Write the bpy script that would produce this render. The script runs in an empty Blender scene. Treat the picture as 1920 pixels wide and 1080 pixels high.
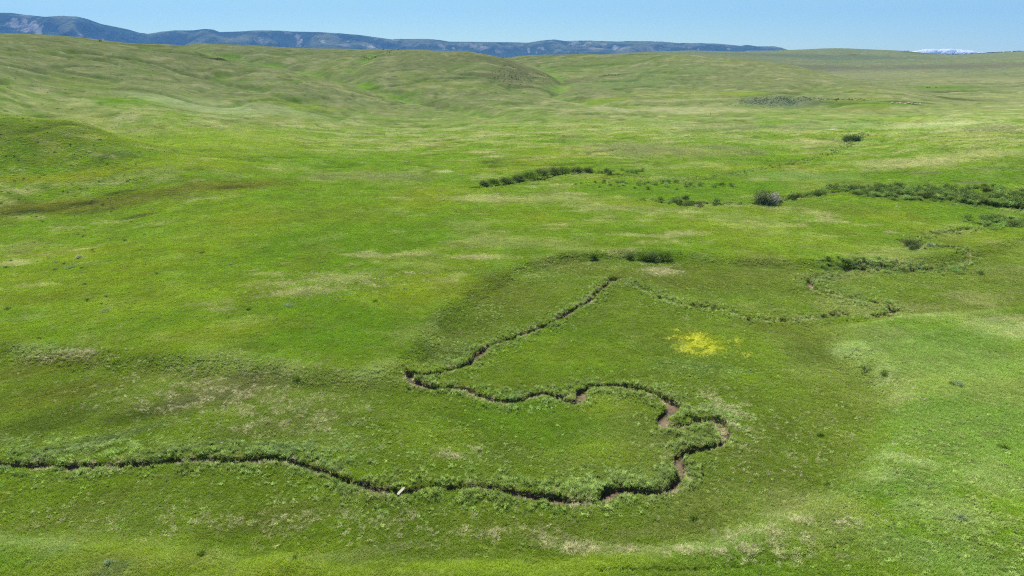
import bpy, bmesh, math, random
import numpy as np
from mathutils import Vector, Matrix

# ------------------------------------------------------------------ camera, sky, sun, exposure
S = bpy.context.scene
C = S.collection
H = 40.0                    # drone height over the flood plain
F = 1280.0                  # focal length in px of a 1920 px wide frame (24 mm)
VH = 112.0                  # eye level row of the photograph
PITCH = math.atan((540 - VH) / F)
SUN_AZ, SUN_EL = math.radians(-26), math.radians(59)   # azimuth from the view direction, + = right

cam = bpy.data.cameras.new('camera'); cam.lens = 24; cam.sensor_width = 36
cam.clip_start = 0.5; cam.clip_end = 120000
camo = bpy.data.objects.new('camera', cam); C.objects.link(camo)
camo.location = (0, 0, H); camo.rotation_euler = (math.pi / 2 - PITCH, 0, 0)
S.camera = camo

W = bpy.data.worlds.new('World'); S.world = W; W.use_nodes = True
wn = W.node_tree.nodes; wl = W.node_tree.links
sky = wn.new('ShaderNodeTexSky'); sky.sky_type = 'NISHITA'; sky.sun_disc = False
sky.sun_elevation = SUN_EL; sky.sun_rotation = SUN_AZ
sky.altitude = 1300; sky.air_density = 1.0; sky.dust_density = 0.05; sky.ozone_density = 1.0
grade = wn.new('ShaderNodeVectorMath'); grade.operation = 'MULTIPLY'; grade.inputs[1].default_value = (.80, 1.0, .93)   # cyan tone of the clear sky
wl.new(sky.outputs[0], grade.inputs[0]); wl.new(grade.outputs[0], wn['Background'].inputs[0]); wn['Background'].inputs[1].default_value = 0.05

sun = bpy.data.lights.new('sun', 'SUN'); sun.energy = 5.0; sun.angle = math.radians(0.5); sun.color = (1, .955, .89)
suno = bpy.data.objects.new('sun', sun); C.objects.link(suno)
sd = Vector((math.sin(SUN_AZ) * math.cos(SUN_EL), math.cos(SUN_AZ) * math.cos(SUN_EL), math.sin(SUN_EL)))
suno.rotation_euler = sd.to_track_quat('Z', 'Y').to_euler(); suno.location = (0, 0, 300)

S.view_settings.view_transform = 'Standard'; S.view_settings.look = 'None'
S.view_settings.exposure = 1.15; S.view_settings.gamma = 1
S.render.engine = 'CYCLES'
S.cycles.max_bounces = 5; S.cycles.diffuse_bounces = 2; S.cycles.glossy_bounces = 2
S.cycles.transmission_bounces = 3; S.cycles.transparent_max_bounces = 6; S.cycles.volume_bounces = 0
S.cycles.use_denoising = False; S.cycles.sample_clamp_indirect = 3; S.cycles.sample_clamp_direct = 8; S.cycles.filter_width = 1.15
S.cycles.use_adaptive_sampling = False

random.seed(7); RNG = np.random.default_rng(11)

# ------------------------------------------------------------------ numeric helpers
def _h(ix, iy, seed):
    n = (ix * 374761393 + iy * 668265263 + seed * 2147001325) & 0xFFFFFFFF
    n = ((n ^ (n >> 13)) * 1274126177) & 0xFFFFFFFF
    n = ((n ^ (n >> 16)) * 2246822519) & 0xFFFFFFFF
    return (n ^ (n >> 15)) & 0xFFFF

_ANG = np.arange(65536) * (2 * math.pi / 65536)
_GX = np.cos(_ANG).astype(np.float32); _GY = np.sin(_ANG).astype(np.float32)
def noise(x, y, s=0):
    """gradient noise about -1..1"""
    x = np.asarray(x, dtype=np.float64); y = np.asarray(y, dtype=np.float64)
    fx0 = np.floor(x); fy0 = np.floor(y)
    ix = fx0.astype(np.int64); iy = fy0.astype(np.int64)
    fx = (x - fx0).astype(np.float32); fy = (y - fy0).astype(np.float32)
    u = fx * fx * fx * (fx * (fx * 6 - 15) + 10); v = fy * fy * fy * (fy * (fy * 6 - 15) + 10)
    def g(ax, ay, dx, dy):
        k = _h(ix + ax, iy + ay, s); return _GX[k] * dx + _GY[k] * dy
    a = g(0, 0, fx, fy); b = g(1, 0, fx - 1, fy); c = g(0, 1, fx, fy - 1); d = g(1, 1, fx - 1, fy - 1)
    return 1.5 * ((a + (b - a) * u) * (1 - v) + (c + (d - c) * u) * v)
def fbm(x, y, L, octs=4, s=0, gain=.5):
    t = 0; a = 1; n = 0; k = 1.0 / L
    for o in range(octs):
        t = t + a * noise(x * k + 17.3 * o, y * k - 9.1 * o, s + o); n += a; a *= gain; k *= 2.03
    return t / n * 1.25
def ss(x, a, b):
    t = np.clip((x - a) / (b - a), 0, 1); return t * t * (3 - 2 * t)

CP, SP = math.cos(PITCH), math.sin(PITCH)
def ray(u, v):
    dx = (u - 960) / F; dz = -(v - 540) / F
    return dx, CP + dz * SP, -SP + dz * CP        # x, y, z of the viewing ray
def px_world(u, v, r):
    x, y, z = ray(u, v); k = r / math.hypot(x, y)
    return x * k, y * k, H + z * k

# ------------------------------------------------------------------ terrain: smooth surface through surveyed points
ctrl = []
def P(u, v, r): ctrl.append(px_world(u, v, r))
def Q(u, r, z):                                      # direction of column u at mid picture
    x, y, _ = ray(u, 200); k = r / math.hypot(x, y); ctrl.append((x * k, y * k, z))
for r in (12, 45, 75, 115, 170, 235):
    for u in (-400, 200, 800, 1350): Q(u, r, 0)
for r, z in ((45, 2.0), (75, 2.2), (115, .8), (170, .2), (235, .3)): Q(1950, r, z)
for r, z in ((45, 3.5), (90, 3.5), (170, 2), (235, 2)): Q(2500, r, z)
for a in (90, 130, 180, 230, 270):
    for r, z in ((60, 1), (250, 4), (900, 20), (4000, 40), (15000, 60)):
        ctrl.append((math.sin(math.radians(a)) * r, math.cos(math.radians(a)) * r, z))
Q(-400, 300, 10); Q(-400, 450, 50); Q(-400, 600, 70); Q(-400, 1200, 50)
for t in ((0, 65, 800), (100, 68, 815), (188, 76.5, 830), (300, 83, 860), (345, 88, 870),
          (0, 100, 660), (150, 108, 690), (300, 126, 690), (90, 150, 560), (0, 172, 480), (300, 165, 560), (200, 180, 510), (420, 160, 640),
          (0, 213, 335), (150, 226, 318), (285, 268, 300), (0, 255, 298), (130, 288, 285), (0, 300, 280),
          (210, 206, 450), (300, 228, 405), (360, 200, 500), (450, 175, 590),
          (430, 112, 820), (520, 129, 770), (620, 151, 725), (620, 190, 590), (600, 230, 455),
          (400, 97, 1120), (500, 102, 1080), (600, 112, 1000), (640, 128, 900), (665, 150, 790), (720, 172, 690), (860, 200, 610),
          (350, 85, 1450), (500, 87, 1400), (640, 92.5, 1300),
          (700, 94, 1060), (780, 94.5, 1000), (860, 97, 960), (905, 102, 960), (945, 110, 940),
          (750, 120, 880), (850, 120, 860), (800, 150, 760), (900, 150, 750), (960, 170, 700), (1010, 160, 760),
          (960, 130, 860), (1000, 135, 880), (1040, 148, 860), (1060, 152, 880), (1045, 178, 700),
          (980, 105.5, 1400), (1030, 103.5, 1400), (1070, 130, 1050), (1120, 110, 1180),
          (1100, 102, 1320), (1200, 101, 1250), (1300, 103.5, 1150), (1400, 111, 1080), (1480, 123, 1000),
          (1600, 150, 860), (1700, 170, 780), (1790, 187, 715),
          (1200, 125, 980), (1200, 155, 820), (1200, 190, 650), (1380, 140, 880), (1400, 185, 670), (1550, 175, 720), (1120, 160, 800),
          (600, 270, 350), (900, 260, 372), (1200, 240, 425), (1500, 230, 455), (1700, 225, 480), (960, 215, 535), (1300, 215, 540),
          (1700, 152, 1350), (1850, 150, 1450), (1850, 130, 2400), (1700, 121, 2900), (1560, 113, 3200),
          (1180, 99, 4200), (1290, 95, 4400), (1400, 97, 4600), (1480, 94, 4800), (1570, 91, 5000), (1700, 96, 5000), (1770, 102.5, 5000), (1920, 96.5, 5400),
          (1920, 190, 680), (1850, 205, 570), (1920, 240, 410), (1920, 290, 300), (1600, 262, 372)):
    P(*t)
for u, r, z in ((0, 385, 9.5), (150, 365, 7.5), (255, 345, 4.5), (430, 905, 30), (520, 850, 21), (630, 790, 12), (345, 990, 46), (0, 1250, 58), (188, 1150, 50), (640, 1900, 40), (860, 1150, 38), (860, 1250, 34), (300, 1500, 50), (0, 2500, 40), (500, 3000, 40), (1000, 2200, 30),
                (1200, 1900, 22), (1400, 1500, 10), (1600, 1200, 2), (1700, 980, -1), (960, 1130, 32),
                (1300, 7000, 60), (1570, 7500, 60), (1920, 8000, 60), (600, 7000, 60), (0, 7000, 60), (-500, 3000, 60), (-500, 8000, 60), (2500, 600, 10), (2500, 2500, 30), (2500, 7000, 80),
                (1300, 20000, 60), (600, 20000, 60), (0, 20000, 60), (1920, 20000, 60)):
    Q(u, r, z)
ctrl = np.array(ctrl)
def warp(x, y):
    r = np.hypot(x, y) + 1e-6; k = np.log1p(r / 40.0) / r
    return x * k, y * k
cx_, cy_ = warp(ctrl[:, 0], ctrl[:, 1])
def _U(d2): return np.where(d2 > 1e-12, .5 * d2 * np.log(np.maximum(d2, 1e-12)), 0)
_n = len(ctrl)
_K = _U((cx_[:, None] - cx_[None]) ** 2 + (cy_[:, None] - cy_[None]) ** 2) + np.eye(_n) * 2e-5
_Pm = np.c_[np.ones(_n), cx_, cy_]
_A = np.block([[_K, _Pm], [_Pm.T, np.zeros((3, 3))]])
_w = np.linalg.solve(_A, np.r_[ctrl[:, 2], 0, 0, 0])
def tps(x, y):
    shp = x.shape; x = x.ravel(); y = y.ravel(); out = np.empty(len(x))
    for i in range(0, len(x), 60000):
        a, b = warp(x[i:i + 60000], y[i:i + 60000])
        d2 = ((a[:, None] - cx_[None]) ** 2 + (b[:, None] - cy_[None]) ** 2).astype(np.float32)
        o = (.5 * d2 * np.log(np.maximum(d2, 1e-10))) @ _w[:_n].astype(np.float32)
        out[i:i + 60000] = o + _w[_n] + _w[_n + 1] * a + _w[_n + 2] * b
    return out.reshape(shp)
edge = None; DROP = 1.3
def ground_px(u, v, drop=0.):
    """the first point of the smooth terrain that a ray meets"""
    if drop == 0 and edge is not None:
        a, b = ground_px(u, v, 1e-6)
        if math.hypot(a, b) < 260:
            a2, b2 = ground_px(u, v, DROP)
            if in_poly(np.array([a2]), np.array([b2]), edge)[0]: return a2, b2
        return a, b
    x, y, z = ray(u, v); h = math.hypot(x, y)
    rs = np.exp(np.linspace(math.log(25), math.log(9000), 1500))
    X = x / h * rs; Y = y / h * rs; Z = H + z / h * rs
    g = tps(X, Y) - drop - Z; k = np.argmax(g > 0)
    if not (g > 0).any(): return ground_px(u, v + .5, drop)      # above the skyline: take the crest
    k = max(k, 1)
    t = g[k - 1] / (g[k - 1] - g[k] + 1e-9) if g[k] > 0 else 1
    t = min(max(t, 0), 1)
    return X[k - 1] + (X[k] - X[k - 1]) * t, Y[k - 1] + (Y[k] - Y[k - 1]) * t
def line_px(pts):
    return np.array([ground_px(u, v) for u, v in pts])
def smooth_line(P, it=2):
    for _ in range(it):
        q = [P[0]]
        for a, b in zip(P[:-1], P[1:]): q += [a * .75 + b * .25, a * .25 + b * .75]
        q.append(P[-1]); P = np.array(q)
    return P
def resample(P, step):
    s = np.r_[0, np.cumsum(np.hypot(*np.diff(P, axis=0).T))]
    t = np.arange(0, s[-1], step); return np.c_[np.interp(t, s, P[:, 0]), np.interp(t, s, P[:, 1])]
def dist_line(x, y, L, reach):
    """distance to a polyline and arc position, inf beyond reach"""
    d = np.full(x.shape, 1e9); sp = np.zeros(x.shape)
    seglen = np.hypot(*np.diff(L, axis=0).T); acc = np.r_[0, np.cumsum(seglen)]
    nchunk = max(1, len(L) // 12)
    for c in np.array_split(np.arange(len(L) - 1), nchunk):
        lo = L[c[0]:c[-1] + 2].min(0) - reach; hi = L[c[0]:c[-1] + 2].max(0) + reach
        m = np.nonzero((x > lo[0]) & (x < hi[0]) & (y > lo[1]) & (y < hi[1]))
        if len(m[0]) == 0: continue
        X = x[m]; Y = y[m]; D = d[m]; SPm = sp[m]
        for i in c:
            ax, ay = L[i]; bx, by = L[i + 1] - L[i]; q = bx * bx + by * by + 1e-12
            t = np.clip(((X - ax) * bx + (Y - ay) * by) / q, 0, 1)
            dd = np.hypot(X - ax - t * bx, Y - ay - t * by); k = dd < D
            D[k] = dd[k]; SPm[k] = acc[i] + t[k] * seglen[i]
        d[m] = D; sp[m] = SPm
    return d, sp
def in_poly(x, y, P):
    c = np.zeros(x.shape, bool)
    for (ax, ay), (bx, by) in zip(P, np.roll(P, -1, 0)):
        m = (ay > y) != (by > y)
        c ^= m & (x < (bx - ax) * (y - ay) / (by - ay + 1e-12) + ax)
    return c

# ------------------------------------------------------------------ the creek and its old flood channel
A_px = [(-420, 880), (-200, 868), (-80, 874), (0, 873), (60, 876), (130, 879), (190, 876), (250, 875), (310, 868), (380, 864), (440, 867), (500, 861), (540, 865), (580, 879),
        (620, 889), (650, 901), (690, 914), (722, 923), (755, 925), (790, 919), (830, 915), (880, 916), (905, 912), (940, 922), (990, 931),
        (1040, 937), (1085, 943), (1112, 942), (1131, 936), (1153, 920), (1184, 921), (1230, 926), (1254, 918), (1269, 905), (1281, 888),
        (1274, 873), (1266, 860), (1283, 849), (1312, 843), (1348, 839), (1361, 826), (1360, 813), (1353, 799), (1341, 789), (1324, 788),
        (1302, 796), (1272, 803), (1248, 803), (1238, 795), (1247, 782), (1264, 768), (1254, 753), (1222, 738), (1180, 727), (1140, 724),
        (1107, 727), (1089, 735), (1091, 750), (1078, 759), (1060, 754), (1047, 746), (1022, 739), (1000, 742), (983, 751), (955, 757),
        (918, 752), (895, 741), (872, 731), (840, 730), (805, 731), (785, 724), (768, 712), (762, 701), (785, 706), (815, 704), (847, 695), (872, 688),
        (892, 674), (902, 660), (932, 645), (975, 631), (1012, 617), (1047, 600), (1072, 583), (1093, 573), (1112, 563), (1116, 551), (1134, 539),
        (1142, 528), (1160, 522)]
B_px = [(1160, 522), (1190, 538), (1230, 556), (1262, 572), (1300, 574), (1345, 579), (1385, 594), (1430, 603), (1480, 602), (1540, 598), (1582, 589), (1640, 594),
        (1672, 590), (1680, 578), (1655, 572), (1610, 566), (1565, 554), (1532, 549), (1520, 540), (1519, 529), (1540, 517), (1590, 508), (1650, 503), (1730, 507), (1800, 500), (1830, 470), (1760, 462), (1712, 464), (1700, 452), (1760, 436), (1900, 420), (2050, 410)]
C_px = [(888, 353), (915, 351), (950, 347), (985, 339), (1020, 336), (1050, 328), (1090, 325), (1112, 324), (1180, 330), (1260, 338), (1330, 334), (1400, 322), (1490, 305), (1560, 290), (1600, 265), (1640, 235), (1600, 215), (1550, 200)]
D_px = [(1250, 378), (1330, 382), (1418, 384), (1445, 385), (1480, 371), (1530, 364), (1600, 358), (1660, 366), (1740, 372), (1830, 384), (1920, 392), (2100, 400)]
EDGE_px = [(-500, 650), (-150, 650), (0, 655), (130, 664), (300, 681), (420, 681), (560, 702), (680, 706), (742, 690), (790, 640), (840, 580), (900, 535), (980, 495), (1080, 474),
           (1200, 470), (1330, 480), (1450, 488), (1560, 490), (1640, 492), (1800, 478), (1920, 440), (2200, 420), (2300, 560), (1920, 575), (1700, 590), (1560, 612), (1570, 640), (1640, 690),
           (1690, 760), (1670, 820), (1640, 880), (1540, 940), (1400, 992), (1220, 1040), (1000, 1062), (700, 1062), (400, 1040), (150, 1015), (0, 1000), (-400, 960)]
_e = line_px(EDGE_px); edge = smooth_line(np.vstack([_e, _e[:1]]), 2)
creek = resample(smooth_line(line_px(A_px)), .6)
creek_up = resample(smooth_line(line_px(B_px)), 1.0)
creek_far = resample(smooth_line(line_px(C_px)), 2.0)
creek_side = resample(smooth_line(line_px(D_px)), 2.0)
trail = resample(smooth_line(line_px([(1000, 1078), (1200, 1070), (1330, 1066), (1420, 1058), (1500, 1042), (1560, 1024), (1625, 1003)])), 1.0)
gully = [  # drainage lines between the far hills: line, half width m, depth m
    (resample(smooth_line(line_px([(708, 97), (672, 118), (655, 138), (668, 152), (700, 164), (735, 175), (800, 190), (880, 206), (980, 222)])), 5), 11, 4.0),
    (resample(smooth_line(line_px([(352, 88), (395, 100), (440, 108), (490, 117), (560, 131), (640, 151)])), 5), 10, 3.0),
    (resample(smooth_line(line_px([(1010, 120), (1040, 140), (1060, 152), (1040, 168), (1050, 180), (1120, 192), (1200, 203)])), 5), 11, 4.0),
    (resample(smooth_line(line_px([(0, 205), (110, 205), (190, 215), (260, 232), (330, 262), (300, 300)])), 4), 9, .8),
]

_pit = [(ground_px(u, v), r_) for u, v, r_ in ((1706, 455, 2.2), (1712, 463, 1.3), (1722, 455, 1.4), (1148, 525, 1.0), (1518, 530, .9), (1523, 541, 1.0), (1302, 575, .75), (1318, 576, .8), (1340, 579, .75), (1405, 600, .7), (1470, 602, .8), (1548, 595, .8), (1566, 591, .9), (1585, 588, .8), (1645, 594, .8), (1664, 592, .8), (1676, 583, 1.0), (1640, 568, .7), (1236, 560, .6), (1590, 506, 1.1), (1612, 505, 1.1), (1710, 508, 1.0), (1795, 438, 1.0), (1280, 384, 1.6), (1310, 386, 1.4), (1480, 372, 2.2), (1500, 368, 2.0))]
def pit(x, y):
    o = 0
    for (px, py), r_ in _pit: o = np.maximum(o, np.exp(-(np.hypot((x - px) / r_, (y - py) / r_ / 1.5) + .25 * noise(x / .9, y / .9, 39)) ** 6))
    return o
def inset(x, y):
    d, _ = dist_line(x, y, edge, 14); ins = in_poly(x, y, edge)
    sd_ = np.where(ins, -d, d) + .9 * fbm(x, y, 6, 2, 91)
    return sd_
CH = ((creek, .39, .74), (creek_up, .50, .90), (creek_far, 1.1, 1.7), (creek_side, 1.0, 1.3))
_pl = [(ground_px(u, v), r_) for u, v, r_ in ((1250, 782, 1.6), (1266, 768, 1.8), (1284, 772, 1.5), (1298, 779, 1.1), (1343, 789, 1.0), (786, 720, 1.6), (1088, 745, 1.4), (1352, 800, 1.6), (895, 668, 1.3), (1045, 938, 1.2), (1145, 922, 1.3))]
def pool(x, y):
    o = 0
    for (px, py), r_ in _pl: o = o + np.exp(-((x - px) ** 2 + (y - py) ** 2) / r_ ** 2)
    return np.clip(o, 0, 1.2)
def chan(x, y, k):
    L, w, dp = CH[k]
    d, s = dist_line(x, y, L, 9)
    n = noise(s / 5.5, s * 0 + k * 7.7, 33)
    wv = w * (1 + .5 * n + .35 * noise(s / 1.9, s * 0 + k, 36)) + .22 * noise(x / .6, y / .6, 34) + (.42 * pool(x, y) if k == 0 else 0)
    amt = .45 + .55 * ss(noise(s / 4.2, s * 0 + 9.1, 37) + .35, -.35, .25)
    if k in (1, 2, 3): amt = ss(noise(s / 16., s * 0 + k * 3.3, 35) + .04, -.1, .2) * .85 + .15
    if k == 2: amt = amt * (1 - .93 * ss(s, 62, 85))
    return d, s, wv, dp * amt
def rills(x, y, L, s_, w):
    """a branching net of small draws: 1 in the crease"""
    a = noise(x / L + .35 * noise(x / L * 2, y / L * 2, s_ + 1), y / L + .35 * noise(x / L * 2 + 5, y / L * 2, s_ + 2), s_)
    return np.exp(-(a / w) ** 2) * ss(noise(x / (L * 1.7), y / (L * 1.7), s_ + 3), -.35, .25)
def height(x, y, full=True):
    z = tps(x, y)
    r = np.hypot(x, y)
    far = ss(r, 250, 700)
    z = z + fbm(x, y, 260, 3, 5) * 2.2 * ss(r, 330, 800) * (1 - ss(r, 3000, 6000) * .3)
    z = z + fbm(x, y, 60, 3, 6) * (.25 + .45 * far)
    fm = ss(r, 260, 520)
    z = z - 2.4 * fm * rills(x, y, 120, 401, .085) * (1 - ss(r, 2000, 3500)) - .7 * ss(r, 200, 300) * rills(x, y, 34, 411, .12) * (1 - ss(r, 900, 1500)) + .22 * fbm(x, y, 14, 4, 421) * ss(r, 140, 260)
    sdn = inset(x, y)
    z = z - DROP * (1 - ss(sdn, -3.0, 1.5)) + .15 * np.exp(-((sdn - 2.2) / 1.6) ** 2)
    for L, hw, dp in gully:
        d, _ = dist_line(x, y, L, hw * 2.5)
        z = z - dp * np.exp(-(d / hw) ** 2)
    if full:
        m = r < 420
        xs, ys = x[m], y[m]
        hum = .10 * fbm(xs, ys, 4.5, 3, 8) + .03 * fbm(xs, ys, 1.1, 2, 9)
        zz = z[m] + hum
        for k in range(4):
            d, s, wv, dp = chan(xs, ys, k)
            wall = ss(d, wv - .05, wv + .32 + .1 * k)
            zz = zz - dp * (1 - wall) + .12 * np.exp(-((d - wv - .9) / .8) ** 2)
        zz = zz - 1.3 * pit(xs, ys)
        d, s = dist_line(xs, ys, trail, 3)
        zz = zz - .28 * np.exp(-(d / .22) ** 2)
        z[m] = zz
    return z

# ------------------------------------------------------------------ plant cover: reflectance of the grass on the ground, with some relief shade painted in
PAL = dict(lush=(.150, .262, .030), lime=(.245, .325, .045), yellow=(.262, .305, .038), olive=(.172, .218, .042), dark=(.085, .118, .028),
           dry=(.400, .400, .185), sage=(.235, .258, .110), rust=(.170, .185, .036), cool=(.205, .295, .085), pale=(.365, .435, .185),
           straw=(.56, .53, .34), bluish=(.145, .190, .105), gold=(.42, .42, .03), soil=(.16, .115, .075), brown=(.195, .190, .095))
PAL = {k: np.array(v) for k, v in PAL.items()}
patch_px = [  # u, v, half width, half height, kind, amount
    (110, 388, 170, 11, 'rust', .8), (300, 366, 220, 12, 'rust', .6), (60, 397, 60, 5, 'dark', .8), (160, 382, 40, 4, 'dark', .7), (225, 361, 30, 3, 'dark', .7),
    (430, 352, 30, 3.5, 'dark', .9), (170, 398, 50, 5, 'dark', .5), (265, 405, 30, 3, 'dark', .6), (460, 345, 110, 9, 'rust', .5), (350, 371, 30, 3, 'brown', .6),
    (560, 548, 70, 8, 'dry', .75), (640, 520, 80, 9, 'dry', .6), (900, 482, 50, 6, 'dry', .75), (960, 455, 110, 14, 'dry', .45), (890, 372, 90, 6, 'dry', .75),
    (1010, 375, 150, 8, 'dry', .5), (1160, 388, 130, 5, 'dry', .5), (1230, 280, 170, 14, 'sage', .7), (1850, 288, 130, 9, 'dry', .7), (1700, 305, 160, 7, 'dry', .7),
    (1500, 265, 120, 7, 'dry', .5), (1250, 208, 180, 5, 'dry', .8), (1180, 202, 60, 3, 'straw', .5), (830, 322, 20, 2, 'straw', .7), (700, 330, 130, 10, 'sage', .5), (1400, 235, 200, 10, 'sage', .5),
    (1760, 232, 90, 5, 'pale', .6), (1560, 241, 20, 2, 'straw', .9), (1450, 228, 45, 4, 'lush', .8), (1620, 230, 80, 3, 'cool', .8), (1700, 222, 60, 5, 'lime', .4),
    (230, 187, 70, 7, 'lush', .9), (150, 150, 70, 9, 'lime', .5), (370, 196, 110, 10, 'pale', .45), (500, 205, 110, 9, 'pale', .4), (560, 190, 60, 5, 'lime', .6), (120, 178, 40, 5, 'lush', .4),
    (420, 260, 200, 25, 'lime', .5), (150, 330, 170, 10, 'yellow', .65), (620, 300, 180, 20, 'lush', .35),
    (60, 240, 110, 25, 'olive', .35), (200, 250, 80, 20, 'olive', .3), (60, 135, 200, 20, 'sage', .35),
    (640, 600, 190, 60, 'lush', .55), (300, 560, 200, 30, 'lime', .5), (430, 620, 160, 25, 'yellow', .35), (150, 530, 200, 30, 'yellow', .3), (980, 470, 60, 12, 'lush', .3),
    (640, 430, 180, 20, 'lush', .35), (720, 560, 90, 15, 'lime', .5), (330, 300, 140, 12, 'lime', .4), (430, 440, 150, 12, 'lime', .3), (620, 400, 160, 12, 'olive', .35),
    (1250, 360, 170, 18, 'lush', .6), (1500, 330, 140, 8, 'cool', .6), (1420, 350, 100, 12, 'lush', .7), (1400, 300, 100, 8, 'lush', .5), (1750, 330, 160, 10, 'lush', .4),
    (1760, 390, 160, 18, 'lush', .5), (1700, 363, 220, 14, 'dark', .35), (1240, 475, 60, 8, 'lush', .5), (1060, 478, 90, 8, 'lush', .4), (1310, 520, 120, 25, 'olive', .8), (1450, 520, 100, 25, 'olive', .6),
    (1480, 450, 180, 18, 'lime', .55), (1350, 420, 170, 14, 'lime', .4), (1800, 460, 120, 30, 'olive', .4), (1850, 520, 120, 30, 'olive', .5), (1560, 390, 120, 10, 'olive', .4),
    (950, 560, 90, 40, 'olive', .7), (860, 610, 70, 30, 'dark', .35), (1080, 500, 70, 18, 'olive', .7), (830, 665, 60, 18, 'dark', .4), (1180, 520, 50, 15, 'olive', .7),
    (1240, 508, 30, 6, 'straw', .5), (1060, 660, 130, 45, 'lush', .4), (1000, 790, 200, 50, 'lush', .5), (1130, 760, 80, 25, 'lime', .7), (1150, 850, 90, 30, 'lime', .45), (1060, 660, 120, 30, 'lime', .4), (820, 830, 120, 40, 'lime', .3),
    (1480, 620, 120, 20, 'olive', .7), (1510, 665, 60, 25, 'dark', .35), (1550, 760, 90, 60, 'olive', .4), (1480, 850, 150, 60, 'olive', .35),
    (1600, 655, 45, 12, 'pale', .6), (1660, 700, 22, 20, 'pale', .5), (1690, 740, 25, 22, 'dry', .35), (1760, 660, 170, 60, 'cool', .5), (1820, 800, 150, 90, 'cool', .5), (1720, 900, 60, 25, 'cool', .5),
    (1700, 862, 50, 9, 'pale', .55), (1650, 885, 30, 14, 'pale', .35), (1720, 850, 26, 6, 'yellow', .3), (1600, 950, 90, 20, 'lime', .5), (1780, 960, 90, 25, 'pale', .4), (1860, 900, 60, 30, 'pale', .35),
    (1800, 1050, 160, 35, 'cool', .5), (1500, 975, 90, 8, 'dry', .4), (1440, 1000, 60, 6, 'straw', .35), (1900, 620, 90, 20, 'pale', .4), (1830, 585, 150, 10, 'olive', .3),
    (80, 690, 150, 22, 'rust', .4), (280, 775, 110, 15, 'dark', .65), (90, 790, 160, 22, 'dark', .45), (120, 740, 140, 20, 'rust', .4), (400, 740, 180, 28, 'brown', .5), (540, 800, 160, 30, 'brown', .35),
    (640, 830, 80, 25, 'pale', .15), (850, 855, 40, 8, 'straw', .35), (150, 840, 200, 10, 'bluish', .4), (330, 850, 160, 8, 'bluish', .35),
    (200, 940, 260, 22, 'olive', .5), (560, 960, 300, 28, 'olive', .6), (1000, 990, 300, 26, 'olive', .5), (140, 1045, 200, 26, 'lime', .6), (420, 1065, 280, 12, 'lime', .9), (900, 1078, 400, 6, 'lime', .9),
    (1150, 1030, 220, 8, 'straw', .28), (700, 1035, 200, 8, 'straw', .15), (100, 1035, 60, 15, 'cool', .5), (200, 1075, 60, 10, 'bluish', .4),
    (1310, 645, 45, 20, 'gold', .35), (1310, 690, 90, 14, 'cool', .4), (1290, 660, 110, 8, 'cool', .2),
    (960, 142, 38, 18, 'brown', .4), (985, 128, 45, 9, 'brown', .35), (1020, 140, 40, 6, 'dark', .2), (955, 127, 6, 1.5, 'dry', .5), (1120, 120, 80, 10, 'lush', .3),
    (1140, 141, 14, 2, 'dark', .6), (1170, 138, 20, 2, 'dark', .5), (1250, 130, 110, 12, 'cool', .35), (1180, 155, 110, 10, 'cool', .5), (880, 125, 60, 10, 'lush', .2),
    (680, 155, 30, 5, 'lush', .8), (745, 175, 40, 3, 'lush', .6), (700, 160, 18, 3, 'dark', .5), (710, 90, 40, 5, 'lush', .5), (1130, 188, 60, 3, 'lime', .7), (1110, 192, 35, 2, 'straw', .4),
    (700, 105, 22, 3, 'dark', .5), (420, 104, 40, 4, 'lush', .8), (410, 110, 18, 1.6, 'dark', .8), (500, 120, 40, 3, 'lush', .8), (455, 100, 20, 2, 'dark', .4),
    (1470, 191, 85, 9, 'bluish', .8), (1580, 192, 90, 4, 'dark', .5), (1380, 175, 60, 4, 'lime', .8), (1640, 196, 90, 6, 'lush', .6), (1620, 203, 70, 4, 'rust', .5), (1600, 187, 70, 3, 'lime', .5),
    (1695, 191, 50, 1.6, 'dark', .9), (1780, 164, 100, 5, 'lush', .7), (1800, 172, 60, 2, 'dark', .6), (1800, 185, 25, 3, 'dark', .7), (1850, 150, 140, 8, 'dry', .5), (1800, 125, 160, 5, 'brown', .7), (1560, 128, 120, 5, 'brown', .7), (1640, 140, 140, 8, 'dry', .4),  # dark strip above the pale ledges paints in the shade of an uncarved cut
    (1860, 240, 90, 8, 'sage', .7), (1870, 315, 70, 4, 'bluish', .3), (1730, 324, 45, 2, 'brown', .7), (1830, 343, 40, 2, 'brown', .6),
    (1530, 106, 250, 5, 'bluish', .5), (1600, 103, 14, 2, 'rust', .7), (1722, 98.5, 12, 2, 'rust', .8),
]
_pc = []
for u, v, ru, rv, k, a in patch_px:
    cx, cy = ground_px(u, v); tx, ty = ground_px(u + ru * .5, v); q0 = ground_px(u, v + rv * .5)
    rw = math.hypot(tx - cx, ty - cy) * 2; rl = math.hypot(q0[0] - cx, q0[1] - cy) * 2
    _pc.append((cx, cy, min(rw, 60 + ru * math.hypot(cx, cy) / 900), max(min(rl * 1.1, 900), rw * .12), k, a))
LUM = {}
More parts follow.
